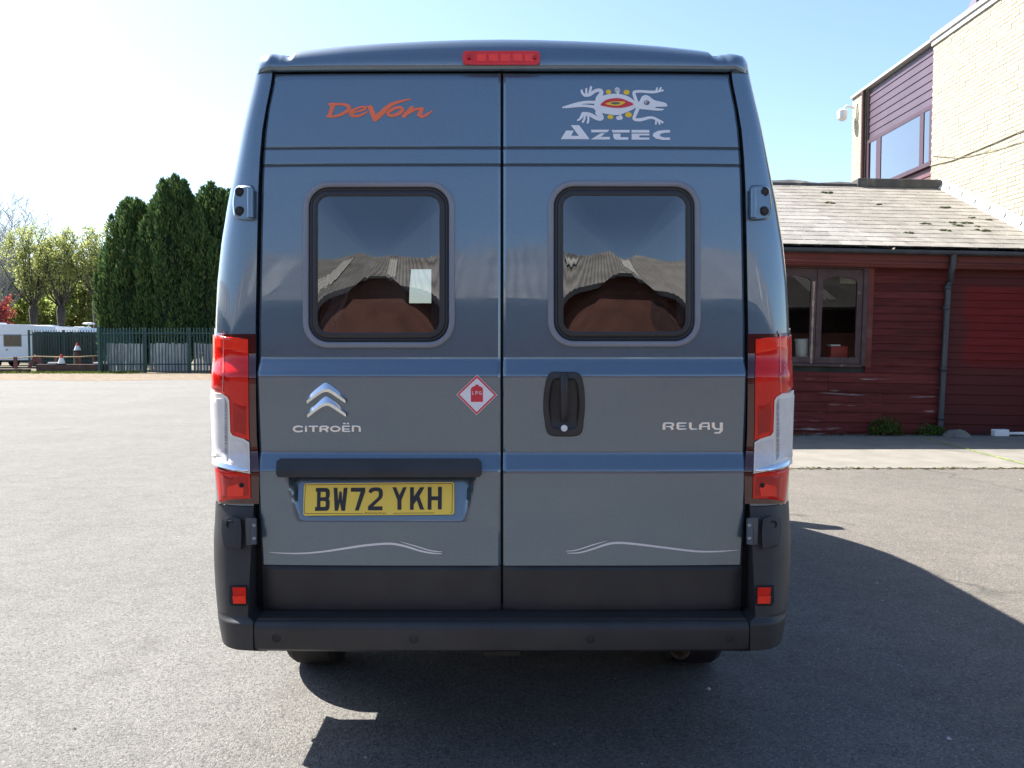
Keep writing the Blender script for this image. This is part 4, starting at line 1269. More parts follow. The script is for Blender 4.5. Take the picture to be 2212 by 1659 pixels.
# boards, one by one: coarse shiplap below, finer above
def board(x0, x1, z0, z1, m):
    k = 0.004 * random.random()
    v = [(x0, 0.03, z0), (x1, 0.03, z0), (x1, 0.03, z1), (x0, 0.03, z1), (x0, -0.010 - k, z0 + 0.004), (x1, -0.010 - k, z0 + 0.004), (x1, 0.004, z1), (x0, 0.004, z1), (x0, -0.007 - k, z0), (x1, -0.007 - k, z0)]
    f = [(4, 5, 6, 7), (7, 6, 2, 3), (8, 9, 5, 4), (0, 1, 9, 8), (0, 8, 4, 7, 3), (1, 2, 6, 5, 9)]
    return mesh_obj('board', v, f, M[m], SHED)
z = -0.10
while z < zt:
    h = 0.150 if z < low else 0.112
    z1 = min(z + h, zt)
    if z1 - z < 0.03: break
    mid = (z + z1) / 2
    spans = [(LX0, xp)]
    if z1 > WZ0 - 0.02 and z < WZ1 + 0.02: spans = [(LX0, WX0 - 0.002), (WX1 + 0.075, xp)]
    for a, b in spans:
        if b - a > 2.4 and random.random() < 0.9:
            c = a + (b - a) * random.uniform(0.35, 0.7) if mid > low else random.choice((b - 0.9, b - 1.75, b - 2.3))
            board(a, c - 0.002, z, z1, 'shed_board_worn' if mid < low else 'shed_board'); board(c + 0.002, b, z, z1, 'shed_board_worn' if mid < low else 'shed_board')
        else: board(a, b, z, z1, 'shed_board_worn' if mid < low else 'shed_board')
    board(xp + 0.002, LX1, z, z1, 'shed_board_redder')
    z = z1 + 0.003
# window: outer frame, two casements, arched heads, panes
WN = MB()
WN.box(WX1, WX1 + 0.07, -0.03, 0.05, WZ0 - 0.03, WZ1 + 0.05)
WN.box(WX0, WX1, -0.03, 0.05, WZ1, WZ1 + 0.05)
WN.box(WX0, WX1 + 0.0, -0.05, 0.06, WZ0 - 0.045, WZ0)
WN = WN.build('window_frame', M['shed_frame'], SHED); bevel(WN, 0.006)
mx = SH(1762, 690).x
for k, (a, b) in enumerate(((SH(1669, 690).x, mx - 0.004), (mx + 0.004, WX1 - 0.006))):
    t = 0.085
    cs = MB()
    cs.box(a, a + t, -0.012, 0.035, WZ0 + 0.006, WZ1 - 0.006); cs.box(b - t, b, -0.012, 0.035, WZ0 + 0.006, WZ1 - 0.006)
    cs.box(a + t, b - t, -0.011, 0.034, WZ0 + 0.006, WZ0 + 0.10)
    n = 14                                    # arched head rail
    rows = []
    for i in range(n + 1):
        x = a + t + (b - a - 2 * t) * i / n
        zz_ = WZ1 - 0.19 + 0.075 * math.sin(math.pi * i / n) ** 0.6
        rows.append([(x, 0.034, zz_), (x, -0.011, zz_), (x, -0.011, WZ1 - 0.006), (x, 0.034, WZ1 - 0.006)])
    cs.grid(rows)
    c = cs.build('casement', M['shed_frame'], WN); 
    mesh_obj('pane', [(a + t - .01, 0.012, WZ0 + 0.05), (b - t + .01, 0.012, WZ0 + 0.05), (b - t + .01, 0.012, WZ1 - 0.05), (a + t - .01, 0.012, WZ1 - 0.05)], [(0, 1, 2, 3)], M['shed_glass'], WN)
# bare, flaking wood on the meeting stiles
rows = []
for i in range(25):
    zc = WZ0 + 0.0 + (WZ1 - WZ0 - 0.2) * i / 24
    w = 0.008 + 0.014 * random.random()
    rows.append([(mx - 0.05 - w, -0.0125, zc), (mx - 0.05 + w, -0.0125, zc)])
MB().grid(rows).build('flaking_paint', M['bare_wood'], WN)
# trim right of the window and fascia under the gutter
bevel(MB().box(WX1 + 0.072, WX1 + 0.16, -0.022, 0.03, WZ0 - 0.05, zt).build('window_trim', M['shed_fascia'], SHED), 0.004)
fz_t, fz_b = ZE - 0.09, SH(1816, 573, -0.2).z
MB().box(LX0, LX1, -0.20, -0.17, fz_b, fz_t).build('fascia', M['shed_fascia'], SHED)
MB().tube([(LX0, -0.195, fz_b + 0.05), (LX1, -0.195, fz_b + 0.05)], 0.03, 8).build('fascia_moulding', M['shed_fascia'], SHED, True)
MB().box(LX0, LX1, -0.17, 0.03, fz_b - 0.015, fz_b + 0.005).build('soffit', M['shed_fascia'], SHED)
# gutter, brackets, downpipe
gz = ZE - 0.075
rows = [[(x, -0.27 + 0.062 * math.cos(a), gz + 0.07 * math.sin(a) + 0.03) for a in np.linspace(math.pi, 2 * math.pi, 9)] for x in np.linspace(LX0, LX1, 12)]
G = MB().grid(rows).build('gutter', M['gutter'], SHED, True)
md = G.modifiers.new('s', 'SOLIDIFY'); md.thickness = 0.006
for u in (1790, 1975, 2210):
    x = SH(u, 535).x
    MB().grid([[(x + d, -0.27 + 0.066 * math.cos(a), gz + 0.074 * math.sin(a) + 0.03) for a in np.linspace(math.pi, 2 * math.pi, 9)] for d in (-0.02, 0.02)]).build('gutter_bracket', M['gutter'], G, True)
xt = SH(2055, 560, -0.2).x
DP = MB().tube([(xt, -0.26, gz - 0.02), (xt, -0.26, gz - 0.22), (xt - 0.01, -0.23, gz - 0.28), (xp + 0.03, -0.10, gz - 0.40), (xp, -0.07, gz - 0.46), (xp, -0.07, gz - 0.6), (xp - 0.03, -0.07, 0.15), (xp - 0.03, -0.08, 0.06), (xp - 0.02, -0.16, 0.02)], 0.045, 14).build('downpipe', M['gutter'], SHED, True, 50)
for zc in (gz - 0.5, SH(2040, 665).z, SH(2040, 797).z, 0.3):
    MB().lathe((xp - 0.03 * (gz - zc) / gz, -0.07, zc), [(0.052, -0.035), (0.054, 0.0), (0.052, 0.035)], 'z', 14).build('pipe_collar', M['gutter'], DP, True)
# slates
GA = RUN / math.cos(ANG) / 17
SWD = 0.335
def slate_mesh():
    mb = MB()
    L = GA * 1.75
    mb.box(-SWD / 2 + 0.006, SWD / 2 - 0.006, 0, L, 0, 0.009)
    me = bpy.data.meshes.new('slate'); me.from_pydata(mb.v, [], mb.f); me.update()
    return me
sm_a, sm_b = slate_mesh(), slate_mesh()
sm_a.materials.append(M['slate']); sm_b.materials.append(M['slate_brown'])
rest = MB(); nsl = 0
LT = Matrix.Rotation(ANG, 3, 'X')
for r in range(17):
    off = (r % 2) * SWD / 2
    x = LX0 + 0.1 + off
    while x < LX1 + 0.05:
        d = r * GA
        y, zc = -0.25 + d * math.cos(ANG), ZE + d * math.sin(ANG)
        tilt = ANG - 0.022 + random.uniform(-.006, .006)
        if x > -1.45 and nsl < 300:
            brown = x > 0.15 - 0.0 * r + (-0.7 + r * -0.075) + random.uniform(-0.12, 0.12) + 1.5
            o = bpy.data.objects.new('slate', sm_b if brown else sm_a)
            link(o, SHED)
            o.location = (x + random.uniform(-.003, .003), y, zc + 0.012)
            o.rotation_euler = (tilt, random.uniform(-.008, .008), random.uniform(-.006, .006))
            nsl += 1
        else:
            mt = Matrix.Rotation(tilt, 3, 'X')
            c = Vector((x, y, zc + 0.012)); mb = MB().box(-SWD / 2 + .003, SWD / 2 - .003, 0, GA * 1.75, 0, 0.01)
            rest.add([c + mt @ Vector(p) for p in mb.v], mb.f)
        x += SWD
ro = rest.build('hidden_slates', M['slate'], SHED); ro['kind'] = 'stuff'
rd = MB()
ys, zs = 0.03, ZE
rd.add([(LX0, -0.20, ZE - 0.005), (LX1 + 0.05, -0.20, ZE - 0.005), (LX1 + 0.05, -0.25 + RUN, ZR - 0.005), (LX0, -0.25 + RUN, ZR - 0.005), (LX1 + .05, -0.25 + 2 * RUN, ZE - 0.005), (LX0, -0.25 + 2 * RUN, ZE - 0.005)], [(0, 1, 2, 3), (3, 2, 4, 5)])
rd.build('roof_deck', M['lead'], SHED)
gb = MB(); gb.add([(LX0 + .05, -0.2, ZE - .01), (LX0 + .05, -0.25 + RUN, ZR - .01), (LX0 + .05, -0.25 + 2 * RUN, ZE - .01)], [(0, 1, 2)]); gb.build('gable', M['shed_board'], SHED)
# ridge: torn felt on the left, heavy capping on the right
xr0, xr1 = SH(1846, 403, RUN - .25).x, SH(2026, 405, RUN - .25).x
rows = []
for i in range(40):
    x = LX0 + (xr0 - LX0) * i / 39
    h = 0.03 + 0.03 * math.sin(x * 5) * math.sin(x * 2.3)
    rows.append([(x, -0.25 + RUN - 0.13, ZR - 0.05 + 0.02), (x, -0.25 + RUN - 0.12, ZR + 0.02), (x, -0.25 + RUN, ZR + 0.05 + h), (x, -0.25 + RUN + 0.13, ZR - 0.02)])
MB().grid(rows).build('ridge_felt', M['lead'], SHED)
bevel(MB().box(xr0, xr1, -0.25 + RUN - 0.16, -0.25 + RUN + 0.14, ZR - 0.05, ZR + 0.13).build('ridge_capping', M['lead'], SHED), 0.02)
# clumps of moss on the slates
for u, v in ((1901, 444), (2040, 450), (1996, 485), (2056, 483), (2090, 484), (2110, 492), (2070, 489), (2043, 500), (2124, 500), (1791, 440), (1785, 418), (1962, 505), (2134, 477), (2100, 473)):
    # find where the sight line meets the roof
    dy = 0.0
    for _ in range(12):
        q = SH(u, v, dy); dy = dy + ((q.z - ZE) / math.tan(ANG) - 0.25 - dy) * 0.6
    q = SH(u, v, dy)
    if q.x > LX1 - 0.05: continue
    s_ = random.uniform(0.03, 0.06)
    mb = MB()
    for k in range(6):
        c = q + Vector((random.uniform(-1.6, 1.6) * s_, random.uniform(-.6, .6) * s_, 0.012))
        c.z += (c.y - q.y) * math.tan(ANG)
        mb.lathe(c, [(s_ * .9, -0.01), (s_ * .8, .012), (s_ * .4, .022)], 'z', 6)
    mb.build('moss_clump', M['moss'], SHED)

# things on the sill inside, on the wall foot and on the ground
def at_shed(p): return SO + Matrix.Rotation(ROLL, 3, 'Y') @ Vector(p)
sill = MB().box(WX0, WX1, 0.10, 0.42, WZ0 - 0.02, WZ0 + 0.015).build('window_shelf', M['shed_frame'], SHED)
p0, p1 = SH(1717, 772, 0.2), SH(1752, 733, 0.2)
a, b = at_shed((p0.x, 0.2, WZ0 + 0.016)), at_shed((p1.x, 0.2, p1.z))
c = (a + b) / 2; r = abs(b.x - a.x) / 2
t = thing('tub', (c.x, c.y, a.z), 'white plastic tub standing behind the shed window', 'tub')
MB().lathe((c.x, c.y, a.z), [(r * .86, 0), (r * .97, b.z - a.z), (r * 1.0, b.z - a.z), (r * .9, b.z - a.z - .004)], 'z', 20).build('bucket', M['white_plastic'], t, True, 40)
MB().lathe((c.x, c.y, b.z), [(r * 1.03, -0.03), (r * 1.04, 0.004), (r * .9, 0.008)], 'z', 20).build('lid', M['white_plastic'], t, True, 40)
p0, p1 = SH(1795, 771, 0.2), SH(1832, 748, 0.2)
a, b = at_shed((p0.x, 0.2, WZ0 + 0.016)), at_shed((p1.x, 0.2, p1.z))
t = thing('toolbox', ((a.x + b.x) / 2, a.y, a.z), 'small red box with white lid edge behind the shed window', 'box')
w = b.x - a.x; h = max(b.z - a.z, 0.12)
bevel(MB().box(a.x, b.x, a.y, a.y + 0.18, a.z, a.z + h).build('box_body', M['red_plastic'], t), 0.01)
bevel(MB().box(a.x - .01, a.x + w * .55, a.y - .012, a.y + 0.19, a.z + h + .001, a.z + h + .028).build('box_lid', M['white_plastic'], t), 0.006)
q = at_shed((SH(1841, 760, .2).x, 0.18, WZ0 + 0.016))
t = thing('cup', q, 'tiny pale cup right of the red box behind the shed window', 'cup')
MB().lathe(q, [(0.032, 0), (0.04, 0.085), (0.036, 0.085), (0.03, 0.01)], 'z', 16).build('cup_body', M['white_plastic'], t, True, 40)
MB().tube([q + Vector((0.038, 0, .07)), q + Vector((0.065, 0, .06)), q + Vector((0.06, 0, .03)), q + Vector((0.036, 0, .025))], 0.006, 6).build('cup_handle', M['white_plastic'], t, True)

leafmat('weed_leaf', [(0.03, 0.06, 0.012), (0.06, 0.11, 0.02), (0.09, 0.15, 0.03)], 0.35)
def weed(name, c, rad, h, n, label):
    mb = MB()
    for i in range(n):
        a, rr_ = random.uniform(0, 6.28), rad * math.sqrt(random.random())
        p = Vector((c.x + rr_ * math.cos(a), c.y + rr_ * math.sin(a) * 0.6, random.uniform(0.02, h) * (1 - 0.6 * (rr_ / rad) ** 2)))
        p.z += c.z
        d = Vector((random.uniform(-1, 1), random.uniform(-1, .3), random.uniform(-.2, 1))).normalized()
        s_ = random.uniform(0.025, 0.055)
        e = d.orthogonal().normalized() * s_ * .45
        mb.add([p, p + d * s_ * .5 + e, p + d * s_, p + d * s_ * .5 - e], [(0, 1, 2, 3)])
    t = thing(name, c, label, 'plant')
    mb.build('leaves', M['weed_leaf'], t)
    st = MB()
    for i in range(14):
        a = random.uniform(0, 6.28)
        st.tube([c, c + Vector((math.cos(a) * rad * .6, math.sin(a) * rad * .3, h * random.uniform(.5, .9)))], [0.005, 0.002], 5)
    st.build('stems', M['moss'], t)
g0 = P(1912, 940, 10.55); weed('weed', Vector((g0.x, 10.55, 0.010)), 0.26, 0.30, 420, 'bushy green weed at the foot of the red shed wall')
g0 = P(2010, 935, 10.58); weed('weed', Vector((g0.x, 10.58, 0.010)), 0.24, 0.18, 220, 'low sparse weed beside the foot of the black downpipe')
# dry litter along the wall foot and along the apron edge
lf = MB()
for i in range(1500):
    if i % 3: x, y = random.uniform(3.2, 8.2), 10.68 - abs(random.gauss(0, 0.10))
    else: x, y = random.uniform(3.0, 8.5), 7.02 + random.gauss(0, 0.035)
    s_ = random.uniform(0.012, 0.035); a = random.uniform(0, 6.28)
    z0 = 0.0105 if y > 7.04 else 0.005
    lf.add([(x + s_ * math.cos(a), y + s_ * math.sin(a), z0), (x - s_ * .5 * math.sin(a), y + s_ * .5 * math.cos(a), z0 + s_ * .3), (x - s_ * math.cos(a), y - s_ * math.sin(a), z0 + s_ * .2), (x + s_ * .5 * math.sin(a), y - s_ * .5 * math.cos(a), z0)], [(0, 1, 2, 3)])
leafmat('litter', [(0.05, 0.04, 0.025), (0.13, 0.10, 0.06), (0.10, 0.12, 0.04)], 0.1)
tag(lf.build('leaf_litter', M['litter']), 'dry leaves and moss along the shed foot and the apron edge', 'litter', kind='stuff')
# white plastic pipe lying by the wall
g0 = P(2144, 931, 10.45); g1 = P(2300, 931, 10.45)
t = thing('waste_pipe', (g0.x, 10.45, 0.011), 'white plastic pipe with boxy end lying by the red wall', 'pipe')
MB().tube([(g0.x + 0.1, 10.45, 0.05), (g1.x, 10.47, 0.05)], 0.022, 10).build('pipe', M['white_plastic'], t, True, 40)
bevel(MB().box(g0.x, g0.x + 0.22, 10.38, 10.50, 0.011, 0.115).build('end_box', M['white_plastic'], t), 0.012)
# broken concrete lump under the downpipe
g0 = P(2068, 942, 10.4)
mb = MB(); mb.lathe((g0.x, 10.42, 0.0), [(0.20, 0.005), (0.18, 0.06), (0.10, 0.10), (0.03, 0.11)], 'z', 9)
mb.v = [(x + random.uniform(-.02, .02), y * 1 + random.uniform(-.02, .02), max(z + random.uniform(-.012, .012), 0.005)) for x, y, z in mb.v]
tag(mb.build('rubble_lump', M['concrete']), 'broken grey concrete lump below the black downpipe', 'rubble')

# ------------------------------------------------------------------ cream brick building
pmat('brick', (0.375, 0.345, 0.255), 0.85, var=0.10, scale=7, rand=0.13, bump=0.3, bscale=60, dark=(0.34, 0.26, 0.15), dscale=1.4, dlo=0.66, dhi=0.80)
pmat('mortar', (0.235, 0.212, 0.157), 0.95, var=0.12, bump=0.4)
pmat('cladding', (0.070, 0.044, 0.066), 0.45, var=0.12, scale=2, rand=0.07)
pmat('cladding_red', (0.105, 0.042, 0.048), 0.5, var=0.12, scale=2, rand=0.07)
pmat('maroon_frame', (0.058, 0.026, 0.038), 0.45, var=0.1)
pmat('coping', (0.24, 0.235, 0.225), 0.8, var=0.2)
pmat('pale_edge', (0.40, 0.39, 0.37), 0.6, var=0.1)
pmat('brown_pipe', (0.10, 0.04, 0.032), 0.5)
pmat('cowl', (0.07, 0.055, 0.085), 0.5, var=0.2)
pmat('stain', (0.22, 0.19, 0.125), 0.9)
BX = 8.34
by = lambda u: F * (BX - CX) / (u - 1106) - CD          # depth of a wall point seen in column u
bz = lambda u, v: P(u, v, by(u)).z
Y_near, Y_corner = 10.35, by(2002)
Y_p0, Y_far = by(1861), by(1832)
ZT = 7.36
HOUSE = thing('brick_building', (BX, Y_corner, 0), 'two storey cream brick building with purple cladding and a wide window above the shed', 'building')
wl = MB()
wl.box(BX, BX + 9, Y_near, Y_corner, 0, ZT)
wl.box(BX + 0.10, BX + 9, Y_corner, Y_p0, 0, ZT - 0.03)
wl.box(BX, BX + 9, Y_p0, Y_far, 0, ZT)
wl.build('wall', M['mortar'], HOUSE)
BL, BH, J = 0.215, 0.065, 0.010
bm_ = MB(); bm_.box(-0.006, 0.02, -BL / 2, BL / 2, -BH / 2, BH / 2)
bme = bpy.data.meshes.new('brick'); bme.from_pydata(bm_.v, [], bm_.f); bme.update(); bme.materials.append(M['brick'])
cand, rest = [], MB()
def courses(y0, y1, zlo, zhi):
    k = 0; z = zlo
    while z < zhi - 0.02:
        y = y0 + (0 if k % 2 else -(BL + J) / 2)
        while y < y1:
            a, b = max(y, y0), min(y + BL, y1)
            if b - a > 0.05: yield (a, b, z + BH / 2)
            y += BL + J
        z += BH + J; k += 1
vis = []
for (y0, y1, zl) in ((Y_near, Y_corner, 2.6), (Y_p0, Y_far, 4.3)):
    for (a, b, zc) in courses(y0, y1, zl, ZT - 0.04):
        u, v = proj((BX, (a + b) / 2, zc))
        rf = ZE + ((a + b) / 2 - SW + 0.25) * math.tan(ANG)
        seen = -10 < u < 2225 and v > -8 and zc > rf - 0.1 and b - a > 0.2
        (vis if seen else cand).append((a, b, zc))
vis.sort(key=lambda q: q[0])
for i, (a, b, zc) in enumerate(vis):
    if i < 300:
        o = bpy.data.objects.new('brick', bme); link(o, HOUSE)
        o.location = Vector((BX + random.uniform(-.0025, .0025), (a + b) / 2, zc)) - W[HOUSE.name]
        o.rotation_euler = (0, 0, random.uniform(-.006, .006))
    else: cand.append((a, b, zc))
for a, b, zc in cand:
    k = random.uniform(-.0025, .0025)
    rest.box(BX - 0.006 + k, BX + 0.02, a, b, zc - BH / 2, zc + BH / 2)
m, nt, b_ = nodes('brick_far')
g = nt.nodes.new('ShaderNodeNewGeometry'); vv = world_vec(nt)
c = ramp(nt, g.outputs['Random Per Island'], [(0, (0.33, 0.302, 0.222)), (0.6, (0.38, 0.347, 0.258)), (1, (0.42, 0.387, 0.292))])
c = mixc(nt, ramp(nt, noise(nt, vv, 1.4, 6), [(0.66, 0.0), (0.80, 1.0)]), c, (0.34, 0.26, 0.15))
nt.links.new(c, b_.inputs['Base Color']); b_.inputs['Roughness'].default_value = 0.85
ro = rest.build('brickwork', m, HOUSE); ro['kind'] = 'stuff'
# coping and felt flap
MB().box(BX - 0.06, BX + 0.5, Y_near, Y_corner + 0.04, ZT, ZT + 0.10).build('coping', M['coping'], HOUSE)
MB().box(BX - 0.035, BX - 0.013, Y_near, Y_corner + 0.02, ZT - 0.10, ZT - 0.003).build('felt_edge', M['pale_edge'], HOUSE)
MB().box(BX - 0.05, BX + 0.5, Y_corner + 0.045, Y_far + 0.02, ZT, ZT + 0.055).build('roof_edge', M['pale_edge'], HOUSE)
# cladding boards
win_t, win_b = bz(1998, 229), bz(1998, 349)
def clad(z0, z1, m):
    mesh_obj('cladding_board', [(BX + 0.10, Y_corner, z0), (BX + 0.10, Y_p0, z0), (BX + 0.10, Y_p0, z1), (BX + 0.10, Y_corner, z1), (BX + 0.052, Y_corner, z0), (BX + 0.052, Y_p0, z0), (BX + 0.066, Y_p0, z1), (BX + 0.066, Y_corner, z1), (BX + 0.056, Y_corner, z0 - .004), (BX + 0.056, Y_p0, z0 - .004)],
             [(4, 7, 6, 5), (7, 3, 2, 6), (8, 4, 5, 9), (0, 8, 9, 1), (0, 3, 7, 4, 8), (1, 9, 5, 6, 2)], M[m], HOUSE)
nb = 7; hb = (ZT - 0.04 - win_t - 0.03) / nb
for k in range(nb): clad(win_t + 0.035 + k * hb, win_t + 0.035 + (k + 1) * hb - 0.012, 'cladding')
for k in range(6): clad(win_b - 0.09 - (k + 1) * 0.17, win_b - 0.09 - k * 0.17 - 0.012, 'cladding_red')
# ribbon window: frame, mullions, panes
WF = MB()
WF.box(BX + 0.01, BX + 0.12, Y_corner + 0.002, Y_p0 - 0.002, win_t - 0.05, win_t + 0.03)
WF.box(BX - 0.015, BX + 0.12, Y_corner + 0.002, Y_p0 - 0.002, win_b - 0.085, win_b)
WF = WF.build('window_frame', M['maroon_frame'], HOUSE)
cols = [(1995, 2001.5), (1974.5, 1982.5), (1882.6, 1892), (1861.5, 1866.5)]
for a, b in cols:
    y0, y1 = sorted((by(a), by(b)))
    MB().box(BX + 0.012, BX + 0.12, y0, y1, win_b + 0.001, win_t - 0.051).build('mullion', M['maroon_frame'], WF)
for a, b in ((1982.5, 1995), (1892, 1974.5), (1866.5, 1882.6)):
    y0, y1 = sorted((by(a), by(b)))
    mesh_obj('pane', [(BX + 0.024, y0, win_b), (BX + 0.024, y1, win_b), (BX + 0.024, y1, win_t - .05), (BX + 0.024, y0, win_t - .05)], [(0, 3, 2, 1)], M['house_glass'], WF)
# pipe beside the cladding, flashing on the shed roof, cable, cowl
MB().tube([(BX - 0.05, Y_p0 + 0.05, ZT - 0.02), (BX - 0.05, Y_p0 + 0.05, 3.5)], 0.045, 10).build('drainpipe', M['brown_pipe'], HOUSE, True, 50)
ya, yb_ = SW - 0.15, SW - 0.25 + RUN
slope = lambda y: ZE + (y - SW + 0.25) * math.tan(ANG) - 0.065
fl = MB()
for k in range(8):
    y0, y1 = ya + (yb_ - ya) * k / 8, ya + (yb_ - ya) * (k + 1) / 8 - 0.002
    w = [(BX - 0.10, 0.035), (BX - 0.04, 0.10), (BX - 0.016, 0.20)]
    v = [(x, y, slope(y) + h) for y in (y0, y1) for x, h in w] + [(BX - 0.10, y, slope(y) - 0.02) for y in (y0, y1)]
    fl.add(v, [(0, 3, 4, 1), (1, 4, 5, 2), (6, 7, 3, 0), (6, 0, 1, 2), (7, 5, 4, 3)])
fl.build('flashing', M['white_paint'], HOUSE)
cab = []
for u, v in ((2230, 296), (2160, 318), (2100, 334), (2060, 341), (2030, 338), (2006, 336)):
    y = by(u); cab.append((BX - 0.022, y, bz(u, v)))
MB().tube(cab, 0.006, 6).build('cable', M['stain'], HOUSE, True)
cab = [(BX - 0.020, by(u), bz(u, v)) for u, v in ((2230, 268), (2130, 312), (2050, 346), (2002, 358))]
MB().tube(cab, 0.009, 6).build('cable', M['stain'], HOUSE, True)
cw = P(2116, 18, 14.2)
MB().lathe((cw.x, 14.2, ZT - 0.1), [(0.10, 0.0), (0.10, 0.42), (0.06, 0.43)], 'z', 14).build('flue', M['cowl'], HOUSE, True, 40)
ck = MB(); z0 = zz(26, 14.2)
ck.add([(cw.x + sx * r_, 14.2 + sy * r_, z) for z, r_ in ((z0 - .02, .17), (z0 + .10, .155), (z0 + .24, .11)) for sx, sy in ((-1, -1), (1, -1), (1, 1), (-1, 1))],
       [(i * 4 + k, i * 4 + (k + 1) % 4, i * 4 + 4 + (k + 1) % 4, i * 4 + 4 + k) for i in (0, 1) for k in range(4)] + [(3, 2, 1, 0), (8, 9, 10, 11)])
ck.build('cowl', M['cowl'], HOUSE)
# security camera and bracket on the far pier
c = Vector((BX - 0.02, by(1838), bz(1838, 232)))
t = thing('security_camera', c, 'white security camera on the far brick pier above the shed', 'camera')
MB().tube([c + Vector((0.0, 0.05, 0)), c + Vector((-0.16, 0.08, 0.06)), c + Vector((-0.24, 0.10, -0.02))], 0.03, 8).build('bracket', M['white_plastic'], t, True)
MB().lathe(c + Vector((-0.26, 0.10, -0.30)), [(0.04, 0.0), (0.11, 0.05), (0.12, 0.14), (0.12, 0.24), (0.05, 0.29)], 'z', 16).build('housing', M['white_plastic'], t, True, 40)
MB().tube([c + Vector((-0.01, -0.12, 0.06)), c + Vector((-0.03, -0.16, -0.12)), c + Vector((-0.01, -0.18, -0.36))], 0.025, 8).build('conduit', M['white_plastic'], t, True)
# ------------------------------------------------------------------ palisade fence on the left
pmat('fence_green', (0.018, 0.065, 0.062), 0.5, var=0.15, scale=10, rand=0.12)
pmat('grey_board', (0.44, 0.45, 0.46), 0.8, var=0.35, scale=3, stretch=(6, 6, 0.6), rand=0.14, dark=(0.28, 0.29, 0.30), dscale=2)
pmat('dark_board', (0.05, 0.05, 0.045), 0.9, var=0.5, scale=3, stretch=(5, 5, 0.5), rand=0.35)
gx = lambda u, Y: CX + (u - 1106) / F * (Y + CD)

def pale_mesh(h):
    w, d = 0.025, 0.012
    v = [(-w, d, 0), (-w * .4, -d, 0), (w * .4, -d, 0), (w, d, 0), (-w, d, h - .12), (-w * .4, -d, h - .10), (w * .4, -d, h - .10), (w, d, h - .12), (-w * .9, d * .8, h), (0, -d * .6, h + .02), (w * .9, d * .8, h)]
    f = [(0, 1, 5, 4), (1, 2, 6, 5), (2, 3, 7, 6), (4, 5, 8), (5, 6, 9), (6, 7, 10), (8, 5, 9), (9, 6, 10)]
    me = bpy.data.meshes.new('pale'); me.from_pydata(v, [], f); me.update(); me.materials.append(M['fence_green'])
    return me
PALE = pale_mesh(2.08)
def palisade(name, x0, x1, Y, bay, label, first=None, boards=None):
    t = thing(name, (x0, Y, 0), label, 'fence')
    n = int((x1 - x0) / 0.15)
    for i in range(n):
        o = bpy.data.objects.new('pale', PALE); link(o, t)
        o.location = Vector((x0 + 0.09 + i * 0.15, Y, 0.05 + random.uniform(-.012, .012))) - W[t.name]
        o.rotation_euler = (0, random.uniform(-.008, .008), 0)
    x = x0
    while x < x1:
        o = MB().box(x - 0.045, x + 0.045, Y + 0.05, Y + 0.14, 0, 2.15).build('post', M['fence_green'], t)
        x += bay
    for zc in (0.42, 1.88):
        MB().box(x0, x1, Y + 0.016, Y + 0.05, zc - 0.03, zc + 0.03).build('rail', M['fence_green'], t)
    return t
FY = 38.66
fx_a = gx(216, FY)
FA = palisade('palisade_fence', fx_a, fx_a + 15, FY, 2.1, 'green steel palisade fence in front of dark conifers')
FB_Y = 46.2
fx_b = gx(62, FB_Y)
FB = palisade('palisade_fence', fx_b, gx(214, FB_Y), FB_Y, 1.95, 'green steel palisade fence with dark boards beside the white caravan')
# return between the two runs
mb = MB()
for k in range(50): mb.box(fx_a - 0.03 - 0.018 * k * 0, fx_a - 0.01, FY + 0.15 * k, FY + 0.15 * k + 0.06, 0.05, 2.1)
mb.build('return_pales', M['fence_green'], FA)
bevel(MB().box(fx_a - 0.09, fx_a + 0.03, FY - 0.02, FY + 0.10, 0, 2.22).build('corner_post', M['fence_green'], FA), 0.01)
# grey sheeting behind the front run, one vertical board after another
GB = thing('board_screen', (fx_a, FY + 0.35, 0), 'grey weathered boards standing behind the green palisade fence', 'fence')
x, i = fx_a + 0.18, 0
gz1 = zz(742, FY + .35)
while x < fx_a + 14.5:
    if (i % 14) not in (13,):
        h = gz1 + random.uniform(-.03, .03)
        w = 0.118
        y = FY + 0.35 + (0.02 if i % 2 else 0)
        MB().box(x, x + w, y, y + 0.02, 0.10, h).build('board', M['grey_board'], GB)
    x += 0.147; i += 1
DB = thing('board_fence', (fx_b, FB_Y + 0.5, 0), 'dark stained close boarded fence behind the left palisade run', 'fence')
x = fx_b
while x < gx(215, FB_Y + .5):
    w = 0.14
    MB().box(x, x + w - 0.008, FB_Y + 0.5 + random.uniform(0, .02), FB_Y + 0.53, 0.1, zz(717, FB_Y + .5) + random.uniform(-.02, .02)).build('board', M['dark_board'], DB)
    x += w

